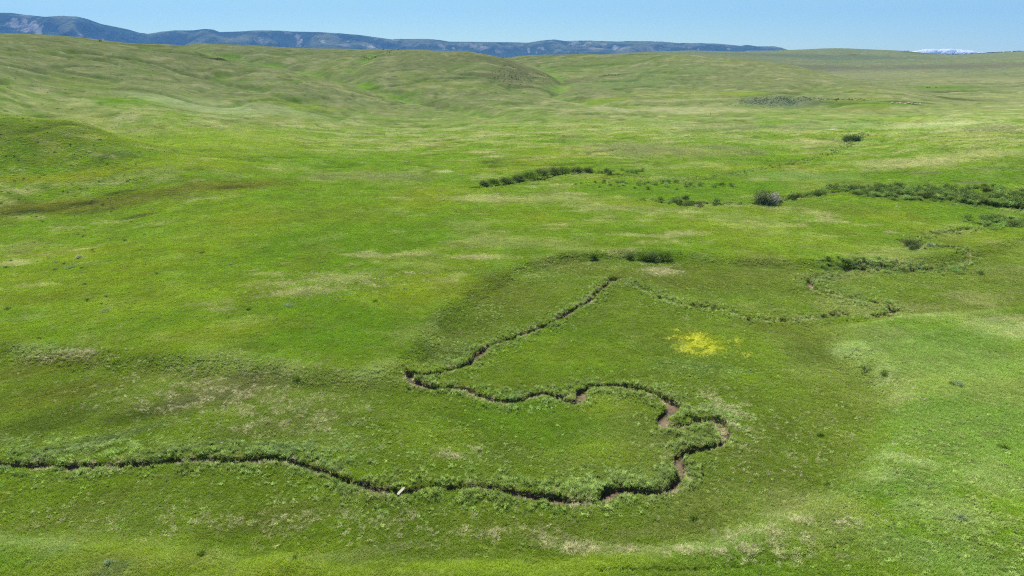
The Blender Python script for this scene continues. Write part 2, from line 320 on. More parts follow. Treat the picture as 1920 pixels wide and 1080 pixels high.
def albedo(x, y):
    r = np.hypot(x, y)
    n1 = fbm(x, y, 42, 4, 51); n2 = fbm(x, y, 12, 4, 52, .45); n3 = fbm(x, y, 150, 4, 53); n4 = fbm(x, y, 2.6, 3, 54); n5 = fbm(x, y, 24, 5, 55, .6)
    c = np.empty(x.shape + (3,)); c[:] = PAL['lush'] * .55 + PAL['lime'] * .45
    def mix(k, m):
        nonlocal c
        c = c + (PAL[k] - c) * m[..., None]
    mix('yellow', ss(n1, .0, .5) * .6)
    mix('lush', ss(-n1 + .3 * n2, .05, .5) * .6)
    mix('olive', ss(-n2 - .3 * n1, .05, .6) * .4)
    st_ = fbm(x * .8 + y * .25, y * 1.5 - x * .2, 15, 6, 57, .66)
    mix('dry', ss(st_ + .35 * n3, .10, .42) * .72 * ss(r, 85, 140)); mix('pale', ss(-st_ + .3 * n2, .3, .7) * .3 * ss(r, 85, 140))
    mix('dark', ss(fbm(x, y, 7, 5, 61, .7), .32, .7) * .5 * ss(r, 75, 120))
    far = ss(r + 90 * n1 + 60 * ss(-x, 60, 200), 330, 700)
    mix('sage', far * .85)
    mix('dry', ss(n5 + .4 * n3, .05, .45) * (.30 + .35 * far))
    mix('lime', ss(n3 - .3 * n5, .12, .5) * far * (1 - ss(r, 700, 1200) * .6) * .42)
    mix('lush', ss(-n5 + .2 * n2, .25, .6) * far * .35)
    mid_ = ss(r, 170, 300) * (1 - ss(r, 600, 1000)); n6 = fbm(x, y, 26, 5, 58, .64); n7 = fbm(x, y, 14, 5, 59, .66)
    mix('dry', ss(n6, .10, .45) * .42 * mid_); mix('lush', ss(-n6 + .3 * n7, .1, .45) * .6 * mid_); mix('dark', ss(fbm(x, y, 15, 5, 60, .7), .22, .5) * .5 * mid_); mix('lush', rills(x, y, 120, 401, .11) * .6 * ss(r, 260, 520) * ss(n2 + .4, 0, .6)); mix('dark', rills(x, y, 34, 411, .09) * .5 * mid_); mix('sage', ss(n7, .15, .5) * .35 * mid_)  # the dark streaks and creases put the shade of small dips into the tint
    c = c * (1 + .16 * n7 * ss(r, 150, 300))[..., None]
    sdn = inset(x, y); wet = 1 - ss(sdn, -3, 1.5)
    mix('olive', wet * (.5 + .25 * n2).clip(0, .8))
    mix('lush', wet * ss(n1, -.1, .5) * .4)
    mix('pale', np.exp(-((sdn - .5) / 1.6) ** 2) * ss(n2 + .2, 0, .5) * .45 * (r < 130))
    nn = .45 * n2 + .35 * n4 + .35 * n1 + .3 * n5
    for cx, cy, rw, rl, k, a in _pc:
        R = max(rw, rl) * 2.6
        m = (np.abs(x - cx) < R) & (np.abs(y - cy) < R)
        if not m.any(): continue
        h = math.hypot(cx, cy); ux, uy = cx / h, cy / h
        dx = x[m] - cx; dy = y[m] - cy
        big = math.hypot(cx, cy) > 500
        nm = (n1[m] * .5 + n5[m] * .5) if big else nn[m]
        d = np.hypot((dx * uy - dy * ux) / rw, (dx * ux + dy * uy) / rl) + nm * (.95 if k in ('dry', 'straw', 'sage', 'pale', 'brown') else .6)
        f = (1 - ss(d, .35, 1.3)) * min(1, a * (.85 if k in ('dry', 'straw') else 1.2))
        c[m] = c[m] + (PAL[k] - c[m]) * f[..., None]
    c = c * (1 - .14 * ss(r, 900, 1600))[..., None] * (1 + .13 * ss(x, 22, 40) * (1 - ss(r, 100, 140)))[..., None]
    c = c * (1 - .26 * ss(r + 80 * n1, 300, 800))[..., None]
    for i, (L, hw, dp) in enumerate(gully[:3]):
        d, _ = dist_line(x, y, L, hw * 3)
        f = np.exp(-(d / (hw * 1.1)) ** 2) * ss(n5 + n1, -.35, .25) * .6
        c = c + (PAL['lush'] * 1.15 - c) * f[..., None]
    return c, n4, n2, sdn

# ------------------------------------------------------------------ materials
def mat(name):
    m = bpy.data.materials.new(name); m.use_nodes = True; nt = m.node_tree
    for n in list(nt.nodes): nt.nodes.remove(n)
    out = nt.nodes.new('ShaderNodeOutputMaterial'); return m, nt, out
def N(nt, t, **kw):
    n = nt.nodes.new(t)
    for k, v in kw.items():
        if k.startswith('i_'): n.inputs[int(k[2:]) if k[2:].isdigit() else k[2:].replace('_', ' ')].default_value = v
        else: setattr(n, k, v)
    return n
def math_n(nt, op, a, b=None, c=None):
    n = N(nt, 'ShaderNodeMath', operation=op)
    for i, v in enumerate((a, b, c)):
        if v is None: continue
        if isinstance(v, (int, float)): n.inputs[i].default_value = v
        else: nt.links.new(v, n.inputs[i])
    return n.outputs[0]
def hsv(nt, col, val=None, hue=None, sat=None):
    n = N(nt, 'ShaderNodeHueSaturation'); nt.links.new(col, n.inputs['Color'])
    if val is not None: nt.links.new(val, n.inputs['Value'])
    if hue is not None: nt.links.new(hue, n.inputs['Hue'])
    if sat is not None: n.inputs['Saturation'].default_value = sat
    return n.outputs[0]
def tex(nt, vec, scale, detail=4, rough=.55):
    n = N(nt, 'ShaderNodeTexNoise'); n.inputs['Scale'].default_value = scale; n.inputs['Detail'].default_value = detail; n.inputs['Roughness'].default_value = rough
    nt.links.new(vec, n.inputs['Vector']); return n.outputs[0]

GROUND_GAIN = 1.0
def ground_material():
    m, nt, out = mat('meadow_ground'); L = nt.links
    geo = N(nt, 'ShaderNodeNewGeometry'); at = N(nt, 'ShaderNodeAttribute', attribute_name='tint')
    bare = N(nt, 'ShaderNodeAttribute', attribute_name='bare')
    p = geo.outputs['Position']
    cd = N(nt, 'ShaderNodeVectorMath', operation='LENGTH'); L.new(p, cd.inputs[0])
    far = N(nt, 'ShaderNodeMapRange'); L.new(cd.outputs['Value'], far.inputs[0]); far.inputs[1].default_value = 120; far.inputs[2].default_value = 450
    fine = tex(nt, p, 2.6, 5, .7); mid = tex(nt, p, .55, 5, .65); wide = tex(nt, p, .13, 6, .68)
    v = math_n(nt, 'MULTIPLY_ADD', math_n(nt, 'SUBTRACT', fine, .5), .9, 1.0)
    v = math_n(nt, 'MULTIPLY_ADD', math_n(nt, 'SUBTRACT', mid, .5), .5, v)
    v = math_n(nt, 'MULTIPLY_ADD', math_n(nt, 'SUBTRACT', wide, .5), 1.0, v)
    v = math_n(nt, 'MAXIMUM', v, .35)
    hue = math_n(nt, 'MULTIPLY_ADD', math_n(nt, 'SUBTRACT', wide, .5), -.09, .5)
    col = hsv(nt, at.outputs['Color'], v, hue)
    # straw coloured flecks of last year's grass, denser on the far slopes
    fl = N(nt, 'ShaderNodeMapRange'); L.new(tex(nt, p, 1.1, 6, .8), fl.inputs[0]); fl.inputs[1].default_value = .56; fl.inputs[2].default_value = .72
    fm = math_n(nt, 'MULTIPLY', fl.outputs[0], .22)
    mx = N(nt, 'ShaderNodeMix', data_type='RGBA'); L.new(fm, mx.inputs[0]); L.new(col, mx.inputs[6]); mx.inputs[7].default_value = (.27, .26, .13, 1)
    # dark tussocks
    dk = N(nt, 'ShaderNodeTexVoronoi'); dk.inputs['Scale'].default_value = .22; L.new(p, dk.inputs['Vector'])
    dm = N(nt, 'ShaderNodeMapRange'); L.new(dk.outputs['Distance'], dm.inputs[0]); dm.inputs[1].default_value = .30; dm.inputs[2].default_value = .12
    dm2 = N(nt, 'ShaderNodeMapRange'); L.new(tex(nt, p, .05, 3, .6), dm2.inputs[0]); dm2.inputs[1].default_value = .5; dm2.inputs[2].default_value = .66
    dmm = math_n(nt, 'MULTIPLY', math_n(nt, 'MULTIPLY', dm.outputs[0], dm2.outputs[0]), .5)
    mx2 = N(nt, 'ShaderNodeMix', data_type='RGBA'); L.new(dmm, mx2.inputs[0]); L.new(mx.outputs[2], mx2.inputs[6]); mx2.inputs[7].default_value = (.045, .065, .022, 1)
    # bare soil of the cut banks and the creek bed
    sn = tex(nt, p, 5, 5, .7); cr = N(nt, 'ShaderNodeValToRGB'); L.new(sn, cr.inputs[0])
    cr.color_ramp.elements[0].color = (.05, .04, .028, 1); cr.color_ramp.elements[0].position = .3
    cr.color_ramp.elements[1].color = (.17, .135, .09, 1); cr.color_ramp.elements[1].position = .72
    mx3 = N(nt, 'ShaderNodeMix', data_type='RGBA'); L.new(bare.outputs['Fac'], mx3.inputs[0]); L.new(mx2.outputs[2], mx3.inputs[6]); L.new(cr.outputs[0], mx3.inputs[7])
    bs = N(nt, 'ShaderNodeBsdfDiffuse'); bs.inputs['Roughness'].default_value = .8; L.new(mx3.outputs[2], bs.inputs['Color'])
    # relief: tufts near, tussocks and rills far
    b1 = N(nt, 'ShaderNodeBump'); b1.inputs['Distance'].default_value = .22; b1.inputs['Strength'].default_value = .35; L.new(tex(nt, p, 2.2, 5, .7), b1.inputs['Height'])
    b2 = N(nt, 'ShaderNodeBump'); b2.inputs['Distance'].default_value = 1.1; b2.inputs['Strength'].default_value = .7; L.new(wide, b2.inputs['Height']); L.new(b1.outputs[0], b2.inputs['Normal'])
    L.new(b2.outputs[0], bs.inputs['Normal']); L.new(bs.outputs[0], out.inputs[0]); return m
def leaf_material(name, trans=.35, rnd=.5, hue=.03, fixed=None, rough=.6):
    m, nt, out = mat(name); L = nt.links
    oi = N(nt, 'ShaderNodeObjectInfo')
    if fixed is None:
        at = N(nt, 'ShaderNodeAttribute', attribute_name='tint', attribute_type='INSTANCER'); c0 = at.outputs['Color']
        rv = oi.outputs['Random']
    else:
        rg = N(nt, 'ShaderNodeRGB'); rg.outputs[0].default_value = (*fixed, 1); c0 = rg.outputs[0]
        geo = N(nt, 'ShaderNodeNewGeometry'); rv = geo.outputs['Random Per Island']
    va = math_n(nt, 'MULTIPLY_ADD', rv, rnd, 1 - rnd / 2)
    hu = math_n(nt, 'MULTIPLY_ADD', math_n(nt, 'FRACT', math_n(nt, 'MULTIPLY', rv, 7.31)), hue, .5 - hue / 2)
    c = hsv(nt, c0, va, hu)
    a = N(nt, 'ShaderNodeBsdfDiffuse'); b = N(nt, 'ShaderNodeBsdfTranslucent'); L.new(c, a.inputs[0])
    c2 = hsv(nt, c, None, None, 1.08); L.new(c2, b.inputs[0])
    mx = N(nt, 'ShaderNodeMixShader'); mx.inputs[0].default_value = trans; L.new(a.outputs[0], mx.inputs[1]); L.new(b.outputs[0], mx.inputs[2])
    L.new(mx.outputs[0], out.inputs[0]); return m
def plain(name, col, col2=None, scale=4, rough=.8, bump=0, spec=.2, aniso=None):
    m, nt, out = mat(name); L = nt.links
    bs = N(nt, 'ShaderNodeBsdfPrincipled'); bs.inputs['Roughness'].default_value = rough; bs.inputs['Specular IOR Level'].default_value = spec
    tc = N(nt, 'ShaderNodeTexCoord'); vec = tc.outputs['Object']
    if aniso:
        mp = N(nt, 'ShaderNodeMapping'); mp.inputs['Scale'].default_value = aniso; L.new(vec, mp.inputs[0]); vec = mp.outputs[0]
    t = tex(nt, vec, scale, 5, .65); cr = N(nt, 'ShaderNodeValToRGB'); L.new(t, cr.inputs[0])
    cr.color_ramp.elements[0].position = .32; cr.color_ramp.elements[1].position = .68
    cr.color_ramp.elements[0].color = (*col, 1); cr.color_ramp.elements[1].color = (*(col2 or col), 1)
    L.new(cr.outputs[0], bs.inputs['Base Color'])
    if bump:
        b = N(nt, 'ShaderNodeBump'); b.inputs['Distance'].default_value = bump; L.new(t, b.inputs['Height']); L.new(b.outputs[0], bs.inputs['Normal'])
    L.new(bs.outputs[0], out.inputs[0]); return m

def tag(o, label=None, cat=None, group=None, kind=None):
    if label: o['label'] = label
    if cat: o['category'] = cat
    if group: o['group'] = group
    if kind: o['kind'] = kind
    return o
def mesh_np(name, V, Fc, material, smooth=True, parent=None):
    me = bpy.data.meshes.new(name); V = np.asarray(V, np.float32); Fc = np.asarray(Fc, np.int32)
    k = Fc.shape[1]
    me.vertices.add(len(V)); me.vertices.foreach_set('co', V.ravel())
    me.loops.add(Fc.size); me.loops.foreach_set('vertex_index', Fc.ravel())
    me.polygons.add(len(Fc)); me.polygons.foreach_set('loop_start', np.arange(0, Fc.size, k, dtype=np.int32))
    me.polygons.foreach_set('use_smooth', np.full(len(Fc), smooth))
    me.update(calc_edges=True)
    if material: me.materials.append(material)
    o = bpy.data.objects.new(name, me); C.objects.link(o)
    if parent: o.parent = parent
    return o
def grid_faces(nr, nc, wrap=False):
    i = np.arange(nr - 1)[:, None]; j = np.arange(nc if wrap else nc - 1)[None]
    a = i * nc + j; b = i * nc + (j + 1) % nc
    return np.stack([a, b, b + nc, a + nc], -1).reshape(-1, 4)

# ------------------------------------------------------------------ ground sheet
def build_ground():
    rs = [0.6, 4, 10, 18, 25]; r = 30.0
    while r < 17000:
        rs.append(r)
        r += min((r * r + H * H) / (H * 683) * .8, .0045 * r + .3) if r > 42 else .6
        if r > 6000: r += .03 * r
    rs = np.array(rs)
    dense = np.arange(-42, 42.001, .062); side = np.arange(42.6, 317.5, 2.2)
    th = np.radians(np.r_[dense, side])
    R, T = np.meshgrid(rs, th, indexing='ij')
    X = R * np.sin(T); Y = R * np.cos(T)
    x = X.ravel(); y = Y.ravel()
    z = height(x, y)
    col, n4, n2, sdn = albedo(x, y)
    bare = np.zeros(len(x)); m = np.hypot(x, y) < 420; xs, ys = x[m], y[m]; b = bare[m]
    for k in range(4):
        d, s, wv, dp = chan(xs, ys, k)
        b = np.maximum(b, (1 - ss(d, wv + .22, wv + .42)) * (1 if k == 0 else .8) * (dp > .3))
    b = np.maximum(b, .85 * ss(pit(xs, ys), .1, .6))
    bare[m] = b
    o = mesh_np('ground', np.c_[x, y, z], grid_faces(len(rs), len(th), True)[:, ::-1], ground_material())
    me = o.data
    col = col * (1 - .42 * (1 - ss(np.hypot(x, y), 130, 480)))[:, None]     # ground between the tufts tinted darker, fading out with distance
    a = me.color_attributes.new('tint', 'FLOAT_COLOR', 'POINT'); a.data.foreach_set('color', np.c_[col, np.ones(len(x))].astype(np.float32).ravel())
    a = me.attributes.new('bare', 'FLOAT', 'POINT'); a.data.foreach_set('value', bare.astype(np.float32))
    tag(o, kind='structure', label='rolling green grassland with a wet meadow and low hills')
    return o
build_ground()

def zat(x, y):
    x = np.atleast_1d(np.asarray(x, float)); y = np.atleast_1d(np.asarray(y, float)); return height(x, y)
def on_px(u, v):
    x, y = ground_px(u, v); return x, y, float(zat(x, y)[0])

# ------------------------------------------------------------------ water in the creek
def water_mat(name):
    m, nt, out = mat(name); L = nt.links
    geo = N(nt, 'ShaderNodeNewGeometry'); t = tex(nt, geo.outputs['Position'], .9, 5, .6)
    cr = N(nt, 'ShaderNodeValToRGB'); L.new(t, cr.inputs[0]); cr.color_ramp.elements[0].position = .35; cr.color_ramp.elements[1].position = .65
    cr.color_ramp.elements[0].color = (.060, .043, .026, 1); cr.color_ramp.elements[1].color = (.135, .10, .065, 1)
    bs = N(nt, 'ShaderNodeBsdfPrincipled'); bs.inputs['Roughness'].default_value = .12; bs.inputs['IOR'].default_value = 1.33; L.new(cr.outputs[0], bs.inputs['Base Color'])
    b = N(nt, 'ShaderNodeBump'); b.inputs['Distance'].default_value = .01; b.inputs['Strength'].default_value = .4; L.new(tex(nt, geo.outputs['Position'], 9, 3), b.inputs['Height']); L.new(b.outputs[0], bs.inputs['Normal'])
    L.new(bs.outputs[0], out.inputs[0]); return m
WM = water_mat('shallow_brown_water')
def ribbon(name, L, hw, drop, label):
    t = np.gradient(L, axis=0); t /= np.hypot(*t.T)[:, None] + 1e-9; n = np.c_[t[:, 1], -t[:, 0]]
    z = height(L[:, 0].copy(), L[:, 1].copy(), False); k = 25
    z = np.convolve(np.pad(z, k, 'edge'), np.ones(2 * k + 1) / (2 * k + 1), 'valid') - drop
    V = np.stack([np.c_[L + n * s * hw, z] for s in (-1, -.3, .3, 1)], 1).reshape(-1, 3)
    o = mesh_np(name, V, grid_faces(len(L), 4), WM); tag(o, label, kind='structure'); return o
ribbon('creek_water', creek, 1.2, .60, 'narrow brown creek winding through the meadow')
ribbon('creek_water', creek_up, .8, .75, 'overgrown upper reach of the creek')
ribbon('creek_water', creek_far, 1.3, 1.45, 'far reach of the creek below the hills')

# ------------------------------------------------------------------ plant prototypes (kept outside the scene, instanced)
def proto_coll(name, objs):
    c = bpy.data.collections.new(name)
    for o in objs:
        for u in list(o.users_collection): u.objects.unlink(o)
        c.objects.link(o)
    return c
def blades(name, n, rad, h0, h1, w, lean, m, seed, leafy=0):
    rg = np.random.default_rng(seed); V = []; Fc = []
    for i in range(n):
        a = rg.uniform(0, 2 * math.pi); rr = rad * math.sqrt(rg.uniform()); bx, by = rr * math.cos(a), rr * math.sin(a)
        h = rg.uniform(h0, h1); la = rg.uniform(0, 2 * math.pi); ll = h * lean * rg.uniform(.3, 1)
        lx, ly = ll * math.cos(la), ll * math.sin(la); fa = rg.uniform(0, math.pi); wx, wy = w / 2 * math.cos(fa), w / 2 * math.sin(fa)
        if leafy:      # a stem with oval leaves around it
            for j in range(leafy):
                t = (j + .6) / leafy * h; cx_2 = bx + lx * (t / h) ** 2; cy_2 = by + ly * (t / h) ** 2
                az = rg.uniform(0, 2 * math.pi); le = w * rg.uniform(.8, 1.4) * (1.15 - .5 * t / h); up = rg.uniform(.05, .7) * le
                dx, dy = math.cos(az), math.sin(az); k = len(V); q = le * .32
                V += [(cx_2, cy_2, t), (cx_2 + dx * le * .5 - dy * q, cy_2 + dy * le * .5 + dx * q, t + up * .7), (cx_2 + dx * le, cy_2 + dy * le, t + up * .8),
                      (cx_2 + dx * le * .5 + dy * q, cy_2 + dy * le * .5 - dx * q, t + up * .7)]
                Fc.append((k, k + 1, k + 2, k + 3))
        else:
            k = len(V)
            V += [(bx - wx, by - wy, 0), (bx + wx, by + wy, 0), (bx + lx * .35 + wx * .8, by + ly * .35 + wy * .8, h * .6), (bx + lx * .35 - wx * .8, by + ly * .35 - wy * .8, h * .6),
                  (bx + lx + wx * .12, by + ly + wy * .12, h), (bx + lx - wx * .12, by + ly - wy * .12, h)]
            Fc += [(k, k + 1, k + 2, k + 3), (k + 3, k + 2, k + 4, k + 5)]
    return mesh_np(name, V, Fc, m, False)
M_grass = leaf_material('meadow_grass_blade', .42, .22, .012)
M_forb = leaf_material('creekside_leaf', .35, .5, .03)
M_dry = leaf_material('dead_grass_blade', .25, .6, .02)
M_flower = leaf_material('yellow_petals', .3, .3, .015)
grass_c = proto_coll('grass_tufts', [blades('grass_tuft', 34, .27, .09, .27, .032, .8, M_grass, s) for s in (1, 2, 3)] + [blades('grass_tuft', 26, .30, .06, .20, .04, 1.2, M_grass, 4)])
forb_c = proto_coll('leafy_plants', [blades('leafy_plant', 9, .17, .30, .62, .10, .35, M_forb, s, 7) for s in (5, 6)] + [blades('leafy_plant', 7, .22, .18, .40, .095, .6, M_forb, 7, 6)] + [blades('leafy_plant', 24, .2, .3, .6, .03, .6, M_forb, 8)])
dry_c = proto_coll('dead_tufts', [blades('dead_tuft', 22, .2, .12, .42, .028, 1.3, M_dry, 9), blades('dead_tuft', 14, .12, .3, .6, .022, .8, M_dry, 10)])
flow_c = proto_coll('flowers', [blades('flower_head', 5, .16, .32, .5, .07, .3, M_flower, 12, 3)])

def scatter(name, x, y, z, sc, szz, tint, coll, label, cat, kind='stuff', nvar=4):
    me = bpy.data.meshes.new(name); n = len(x)
    me.vertices.add(n); me.vertices.foreach_set('co', np.c_[x, y, z].astype(np.float32).ravel())
    def attr(nm, t, key, arr):
        a = me.attributes.new(nm, t, 'POINT'); a.data.foreach_set(key, arr.astype(np.float32).ravel())
    attr('sc', 'FLOAT_VECTOR', 'vector', np.c_[sc, sc, szz])
    attr('tint', 'FLOAT_COLOR', 'color', np.c_[tint, np.ones(n)])
    attr('rot', 'FLOAT_VECTOR', 'vector', np.c_[np.zeros(n), np.zeros(n), RNG.uniform(0, 6.283, n)])
    o = bpy.data.objects.new(name, me); C.objects.link(o); tag(o, label, None, None, kind)
    if cat: o['category'] = cat
    g = bpy.data.node_groups.new(name + '_scatter', 'GeometryNodeTree')
    g.interface.new_socket('Geometry', in_out='INPUT', socket_type='NodeSocketGeometry'); g.interface.new_socket('Geometry', in_out='OUTPUT', socket_type='NodeSocketGeometry')
    gi = g.nodes.new('NodeGroupInput'); go = g.nodes.new('NodeGroupOutput'); ip = g.nodes.new('GeometryNodeInstanceOnPoints')
    ci = g.nodes.new('GeometryNodeCollectionInfo'); ci.inputs[0].default_value = coll; ci.inputs[1].default_value = True; ci.inputs[2].default_value = True
    ip.inputs['Pick Instance'].default_value = True
    m2p = g.nodes.new('GeometryNodeMeshToPoints'); g.links.new(gi.outputs[0], m2p.inputs[0]); g.links.new(m2p.outputs[0], ip.inputs['Points'])
    g.links.new(ci.outputs[0], ip.inputs['Instance'])
    rv = g.nodes.new('FunctionNodeRandomValue'); rv.data_type = 'INT'
    for s_, v_ in ((4, 0), (5, nvar - 1)): rv.inputs[s_].default_value = v_
    g.links.new(rv.outputs[2], ip.inputs['Instance Index'])
    for nm, t, sock in (('rot', 'FLOAT_VECTOR', 'Rotation'), ('sc', 'FLOAT_VECTOR', 'Scale')):
        a = g.nodes.new('GeometryNodeInputNamedAttribute'); a.data_type = t; a.inputs[0].default_value = nm; g.links.new(a.outputs[0], ip.inputs[sock])
    g.links.new(ip.outputs[0], go.inputs[0])
    md = o.modifiers.new('scatter', 'NODES'); md.node_group = g
    return o

def sample_fan(n_fn, r0, r1, half):
    """random points whose density per square metre is n_fn(r)"""
    rr = np.linspace(r0, r1, 4000); w = n_fn(rr) * rr; cdf = np.r_[0, np.cumsum((w[1:] + w[:-1]) / 2 * np.diff(rr))]
    n = int(cdf[-1] * 2 * half); r = np.interp(RNG.uniform(0, cdf[-1], n), cdf, rr); t = RNG.uniform(-half, half, n)
    return r * np.sin(t), r * np.cos(t), r

def chan_clear(x, y):
    keep = np.ones(len(x), bool)
    for k in range(4):
        d, s, wv, dp = chan(x, y, k); keep &= (d > wv + (.17 if k == 0 else .12)) | (dp < .35)
    return keep

DENS = 1.0
x, y, r = sample_fan(lambda r: DENS * 19 * np.minimum(1, (80 / r) ** 1.6) * (1 - ss(r, 240, 520)), 30, 520, .86)
k = chan_clear(x, y); x, y, r = x[k], y[k], r[k]
z = height(x, y); c, n4, n2, sdn = albedo(x, y)
q = fbm(x, y, 1.6, 3, 71); q2 = fbm(x, y, 7, 3, 72)
val = np.clip(1.06 + .13 * q + .27 * q2, .5, 1.7)
c = c * 1.27 * val[:, None]
st = ss(fbm(x, y, 3.0, 4, 73) + .3 * RNG.normal(size=len(x)), .35, .9) * .45
c = c + (PAL['dry'] * 1.1 - c) * st[:, None]
s = np.maximum(1, (r / 80) ** .45) * RNG.uniform(.6, 1.25, len(x)) * (1 + .35 * q)
scatter('meadow_grass', x, y, z - .02, s, s ** .35 * (1 + .22 * q + .2 * q2) * RNG.uniform(.7, 1.2, len(x)), c, grass_c, 'green and olive meadow grass covering the valley floor', 'grass')

# leafy plants and dead stalks along the creek banks
def along(L, n, spread, bias=0.):
    i = RNG.integers(0, len(L) - 1, n); f = RNG.uniform(size=n)[:, None]
    p = L[i] * (1 - f) + L[i + 1] * f; t = L[i + 1] - L[i]; t /= np.hypot(*t.T)[:, None]; nn = np.c_[-t[:, 1], t[:, 0]]
    off = RNG.exponential(spread, n) * np.where(RNG.uniform(size=n) < .5, -1, 1)
    return p + nn * off[:, None], i
pts = []
for L, n, sp in ((creek, 26000, 1.5), (creek_up, 9000, 1.6), (creek_far[:130], 6000, 2.6), (creek_side, 5000, 3.0)):
    p, i = along(L, n, sp); g = fbm(p[:, 0], p[:, 1], 3.2, 3, 81) + .22 * RNG.normal(size=n); pts.append(p[g > -.05])
p = np.vstack(pts); x, y = p.T
# broad leafy beds: pixel centre, spread, count
for u, v, su, sv, n in ((1300, 822, 38, 12, 1800), (1290, 783, 26, 7, 700), (1340, 775, 40, 14, 1500), (1210, 905, 55, 12, 2000), (1110, 905, 45, 20, 1400), (150, 835, 170, 14, 4500), (420, 845, 160, 12, 3500),
                        (460, 675, 70, 8, 900), (80, 655, 110, 7, 1400), (330, 678, 60, 5, 500), (900, 590, 70, 35, 3000), (830, 665, 50, 18, 1900), (1200, 740, 90, 12, 1600), (820, 850, 200, 40, 2600), (600, 800, 170, 45, 2600),
                        (900, 930, 100, 8, 1200), (1340, 560, 150, 28, 3200), (1600, 545, 120, 30, 3000), (1750, 520, 140, 30, 2600), (1300, 700, 110, 15, 1500), (1000, 520, 70, 20, 2200), (1800, 850, 130, 60, 3200),
                        (1700, 960, 160, 50, 3400), (1620, 665, 40, 16, 700), (1660, 720, 30, 25, 600), (1550, 800, 140, 80, 1500), (520, 960, 420, 40, 2200), (1850, 1000, 70, 40, 1400), (1180, 480, 90, 8, 1800)):
    cx, cy = ground_px(u, v); ex = ground_px(u + su, v); ey = ground_px(u, v - sv)
    a = RNG.normal(size=n)[:, None] * .8; b = RNG.normal(size=n)[:, None] * .8
    pp = np.array([[cx, cy]]) + a * np.array([[ex[0] - cx, ex[1] - cy]]) + b * np.array([[ey[0] - cx, ey[1] - cy]])
    x = np.r_[x, pp[:, 0]]; y = np.r_[y, pp[:, 1]]
k = chan_clear(x, y) | (RNG.uniform(size=len(x)) < .07); x, y = x[k], y[k]; g = fbm(x, y, 1.7, 3, 82); k = g > -.22; x, y, g = x[k], y[k], g[k]
z = height(x, y); c0, *_ = albedo(x, y); n = len(x)
leafc = np.array([.225, .32, .105]) * (1 + .35 * fbm(x, y, 8, 2, 83))[:, None]
mixk = np.clip(.6 + .5 * fbm(x, y, 12, 2, 84), .2, 1)[:, None]
c = (c0 * 1.15) * (1 - mixk) + leafc * mixk
right = ss(x, 30, 45) * (1 - ss(y, 90, 120)); c = c + (np.array([.30, .36, .11]) - c) * (right * .6)[:, None]
r = np.hypot(x, y); s = RNG.uniform(.4, 1.15, n) * (1 + .55 * g) * np.maximum(1, (r / 110) ** .5)
dmin = np.full(n, 9.)
for kk in range(4): dmin = np.minimum(dmin, chan(x, y, kk)[0])
tall = .45 + .55 * (1 - ss(dmin, 1.5, 5))
scatter('creekside_plants', x, y, z - .03, s * (.7 + .3 * tall) * .9, s * tall * .95, c * (RNG.uniform(.65, 1.4, n) * (1 + .35 * fbm(x, y, .9, 2, 89)))[:, None], forb_c, 'leafy green weeds crowding the banks of the creek', 'weeds')

# dead, straw coloured grass: on the cut banks, trampled in the wet meadow
p, i = along(creek, 26000, .38); x, y = p.T
d, s_, wv, dp = chan(x, y, 0); k = (d > wv + .0) & (fbm(x, y, 4, 2, 85) > -.1); x, y = x[k], y[k]
p, i = along(creek_up, 3500, .3); x = np.r_[x, p[:, 0]]; y = np.r_[y, p[:, 1]]
for u, v, su, sv, n in ((400, 740, 170, 32, 3800), (540, 790, 120, 30, 1800), (1245, 508, 36, 6, 900), (1215, 497, 16, 3, 250), (1340, 775, 45, 20, 1400), (1375, 800, 20, 16, 600), (860, 850, 30, 8, 350), (1150, 1035, 220, 9, 1500), (1440, 1000, 70, 10, 800), (560, 980, 350, 25, 1500),
                        (130, 665, 60, 5, 600), (1690, 740, 25, 25, 300), (1480, 850, 150, 50, 900), (1260, 740, 60, 10, 800), (1060, 500, 50, 6, 400), (980, 515, 30, 8, 250), (1550, 975, 60, 8, 400), (640, 530, 90, 12, 1500), (560, 550, 60, 8, 700), (760, 512, 22, 2.5, 260),
                        (900, 482, 40, 5, 600), (930, 366, 90, 5, 900)):
    cx, cy = ground_px(u, v); ex = ground_px(u + su, v); ey = ground_px(u, v - sv)
    a = RNG.normal(size=n)[:, None] * .8; b = RNG.normal(size=n)[:, None] * .8
    pp = np.array([[cx, cy]]) + a * np.array([[ex[0] - cx, ex[1] - cy]]) + b * np.array([[ey[0] - cx, ey[1] - cy]])
    pp = pp[fbm(pp[:, 0], pp[:, 1], 2.4, 3, 86) > -.02]
    x = np.r_[x, pp[:, 0]]; y = np.r_[y, pp[:, 1]]
z = height(x, y); n = len(x); s = RNG.uniform(.45, 1.1, n)
c = np.array([.60, .575, .33]) * RNG.uniform(.6, 1.2, n)[:, None]
scatter('dead_grass', x, y, z - .01, s, s * RNG.uniform(.4, 1, n), c, dry_c, 'pale dead grass lying along the banks and in trampled patches', 'dead grass', nvar=2)

# weeds, seed heads and small white flowers spread thinly through the meadow
x, y, r = sample_fan(lambda r: .9 * np.minimum(1, (80 / r) ** 1.5), 40, 430, .8)
g = fbm(x, y, 13, 4, 95, .6); k = (g > .18) & chan_clear(x, y); x, y, r, g = x[k], y[k], r[k], g[k]; n = len(x)
c, *_ = albedo(x, y); w_ = RNG.uniform(size=n)
c = np.where((w_ < .5)[:, None], c * .72, np.where(((w_ < .96) | (r < 75))[:, None], c * 1.1 + .01, np.array([[.50, .51, .40]])))
s = RNG.uniform(.35, .9, n) * np.maximum(1, (r / 110) ** .6)
scatter('meadow_weeds', x, y, height(x, y) - .02, s, s * .55, c, forb_c, 'small weeds and white seed heads dotted through the meadow', 'weeds')

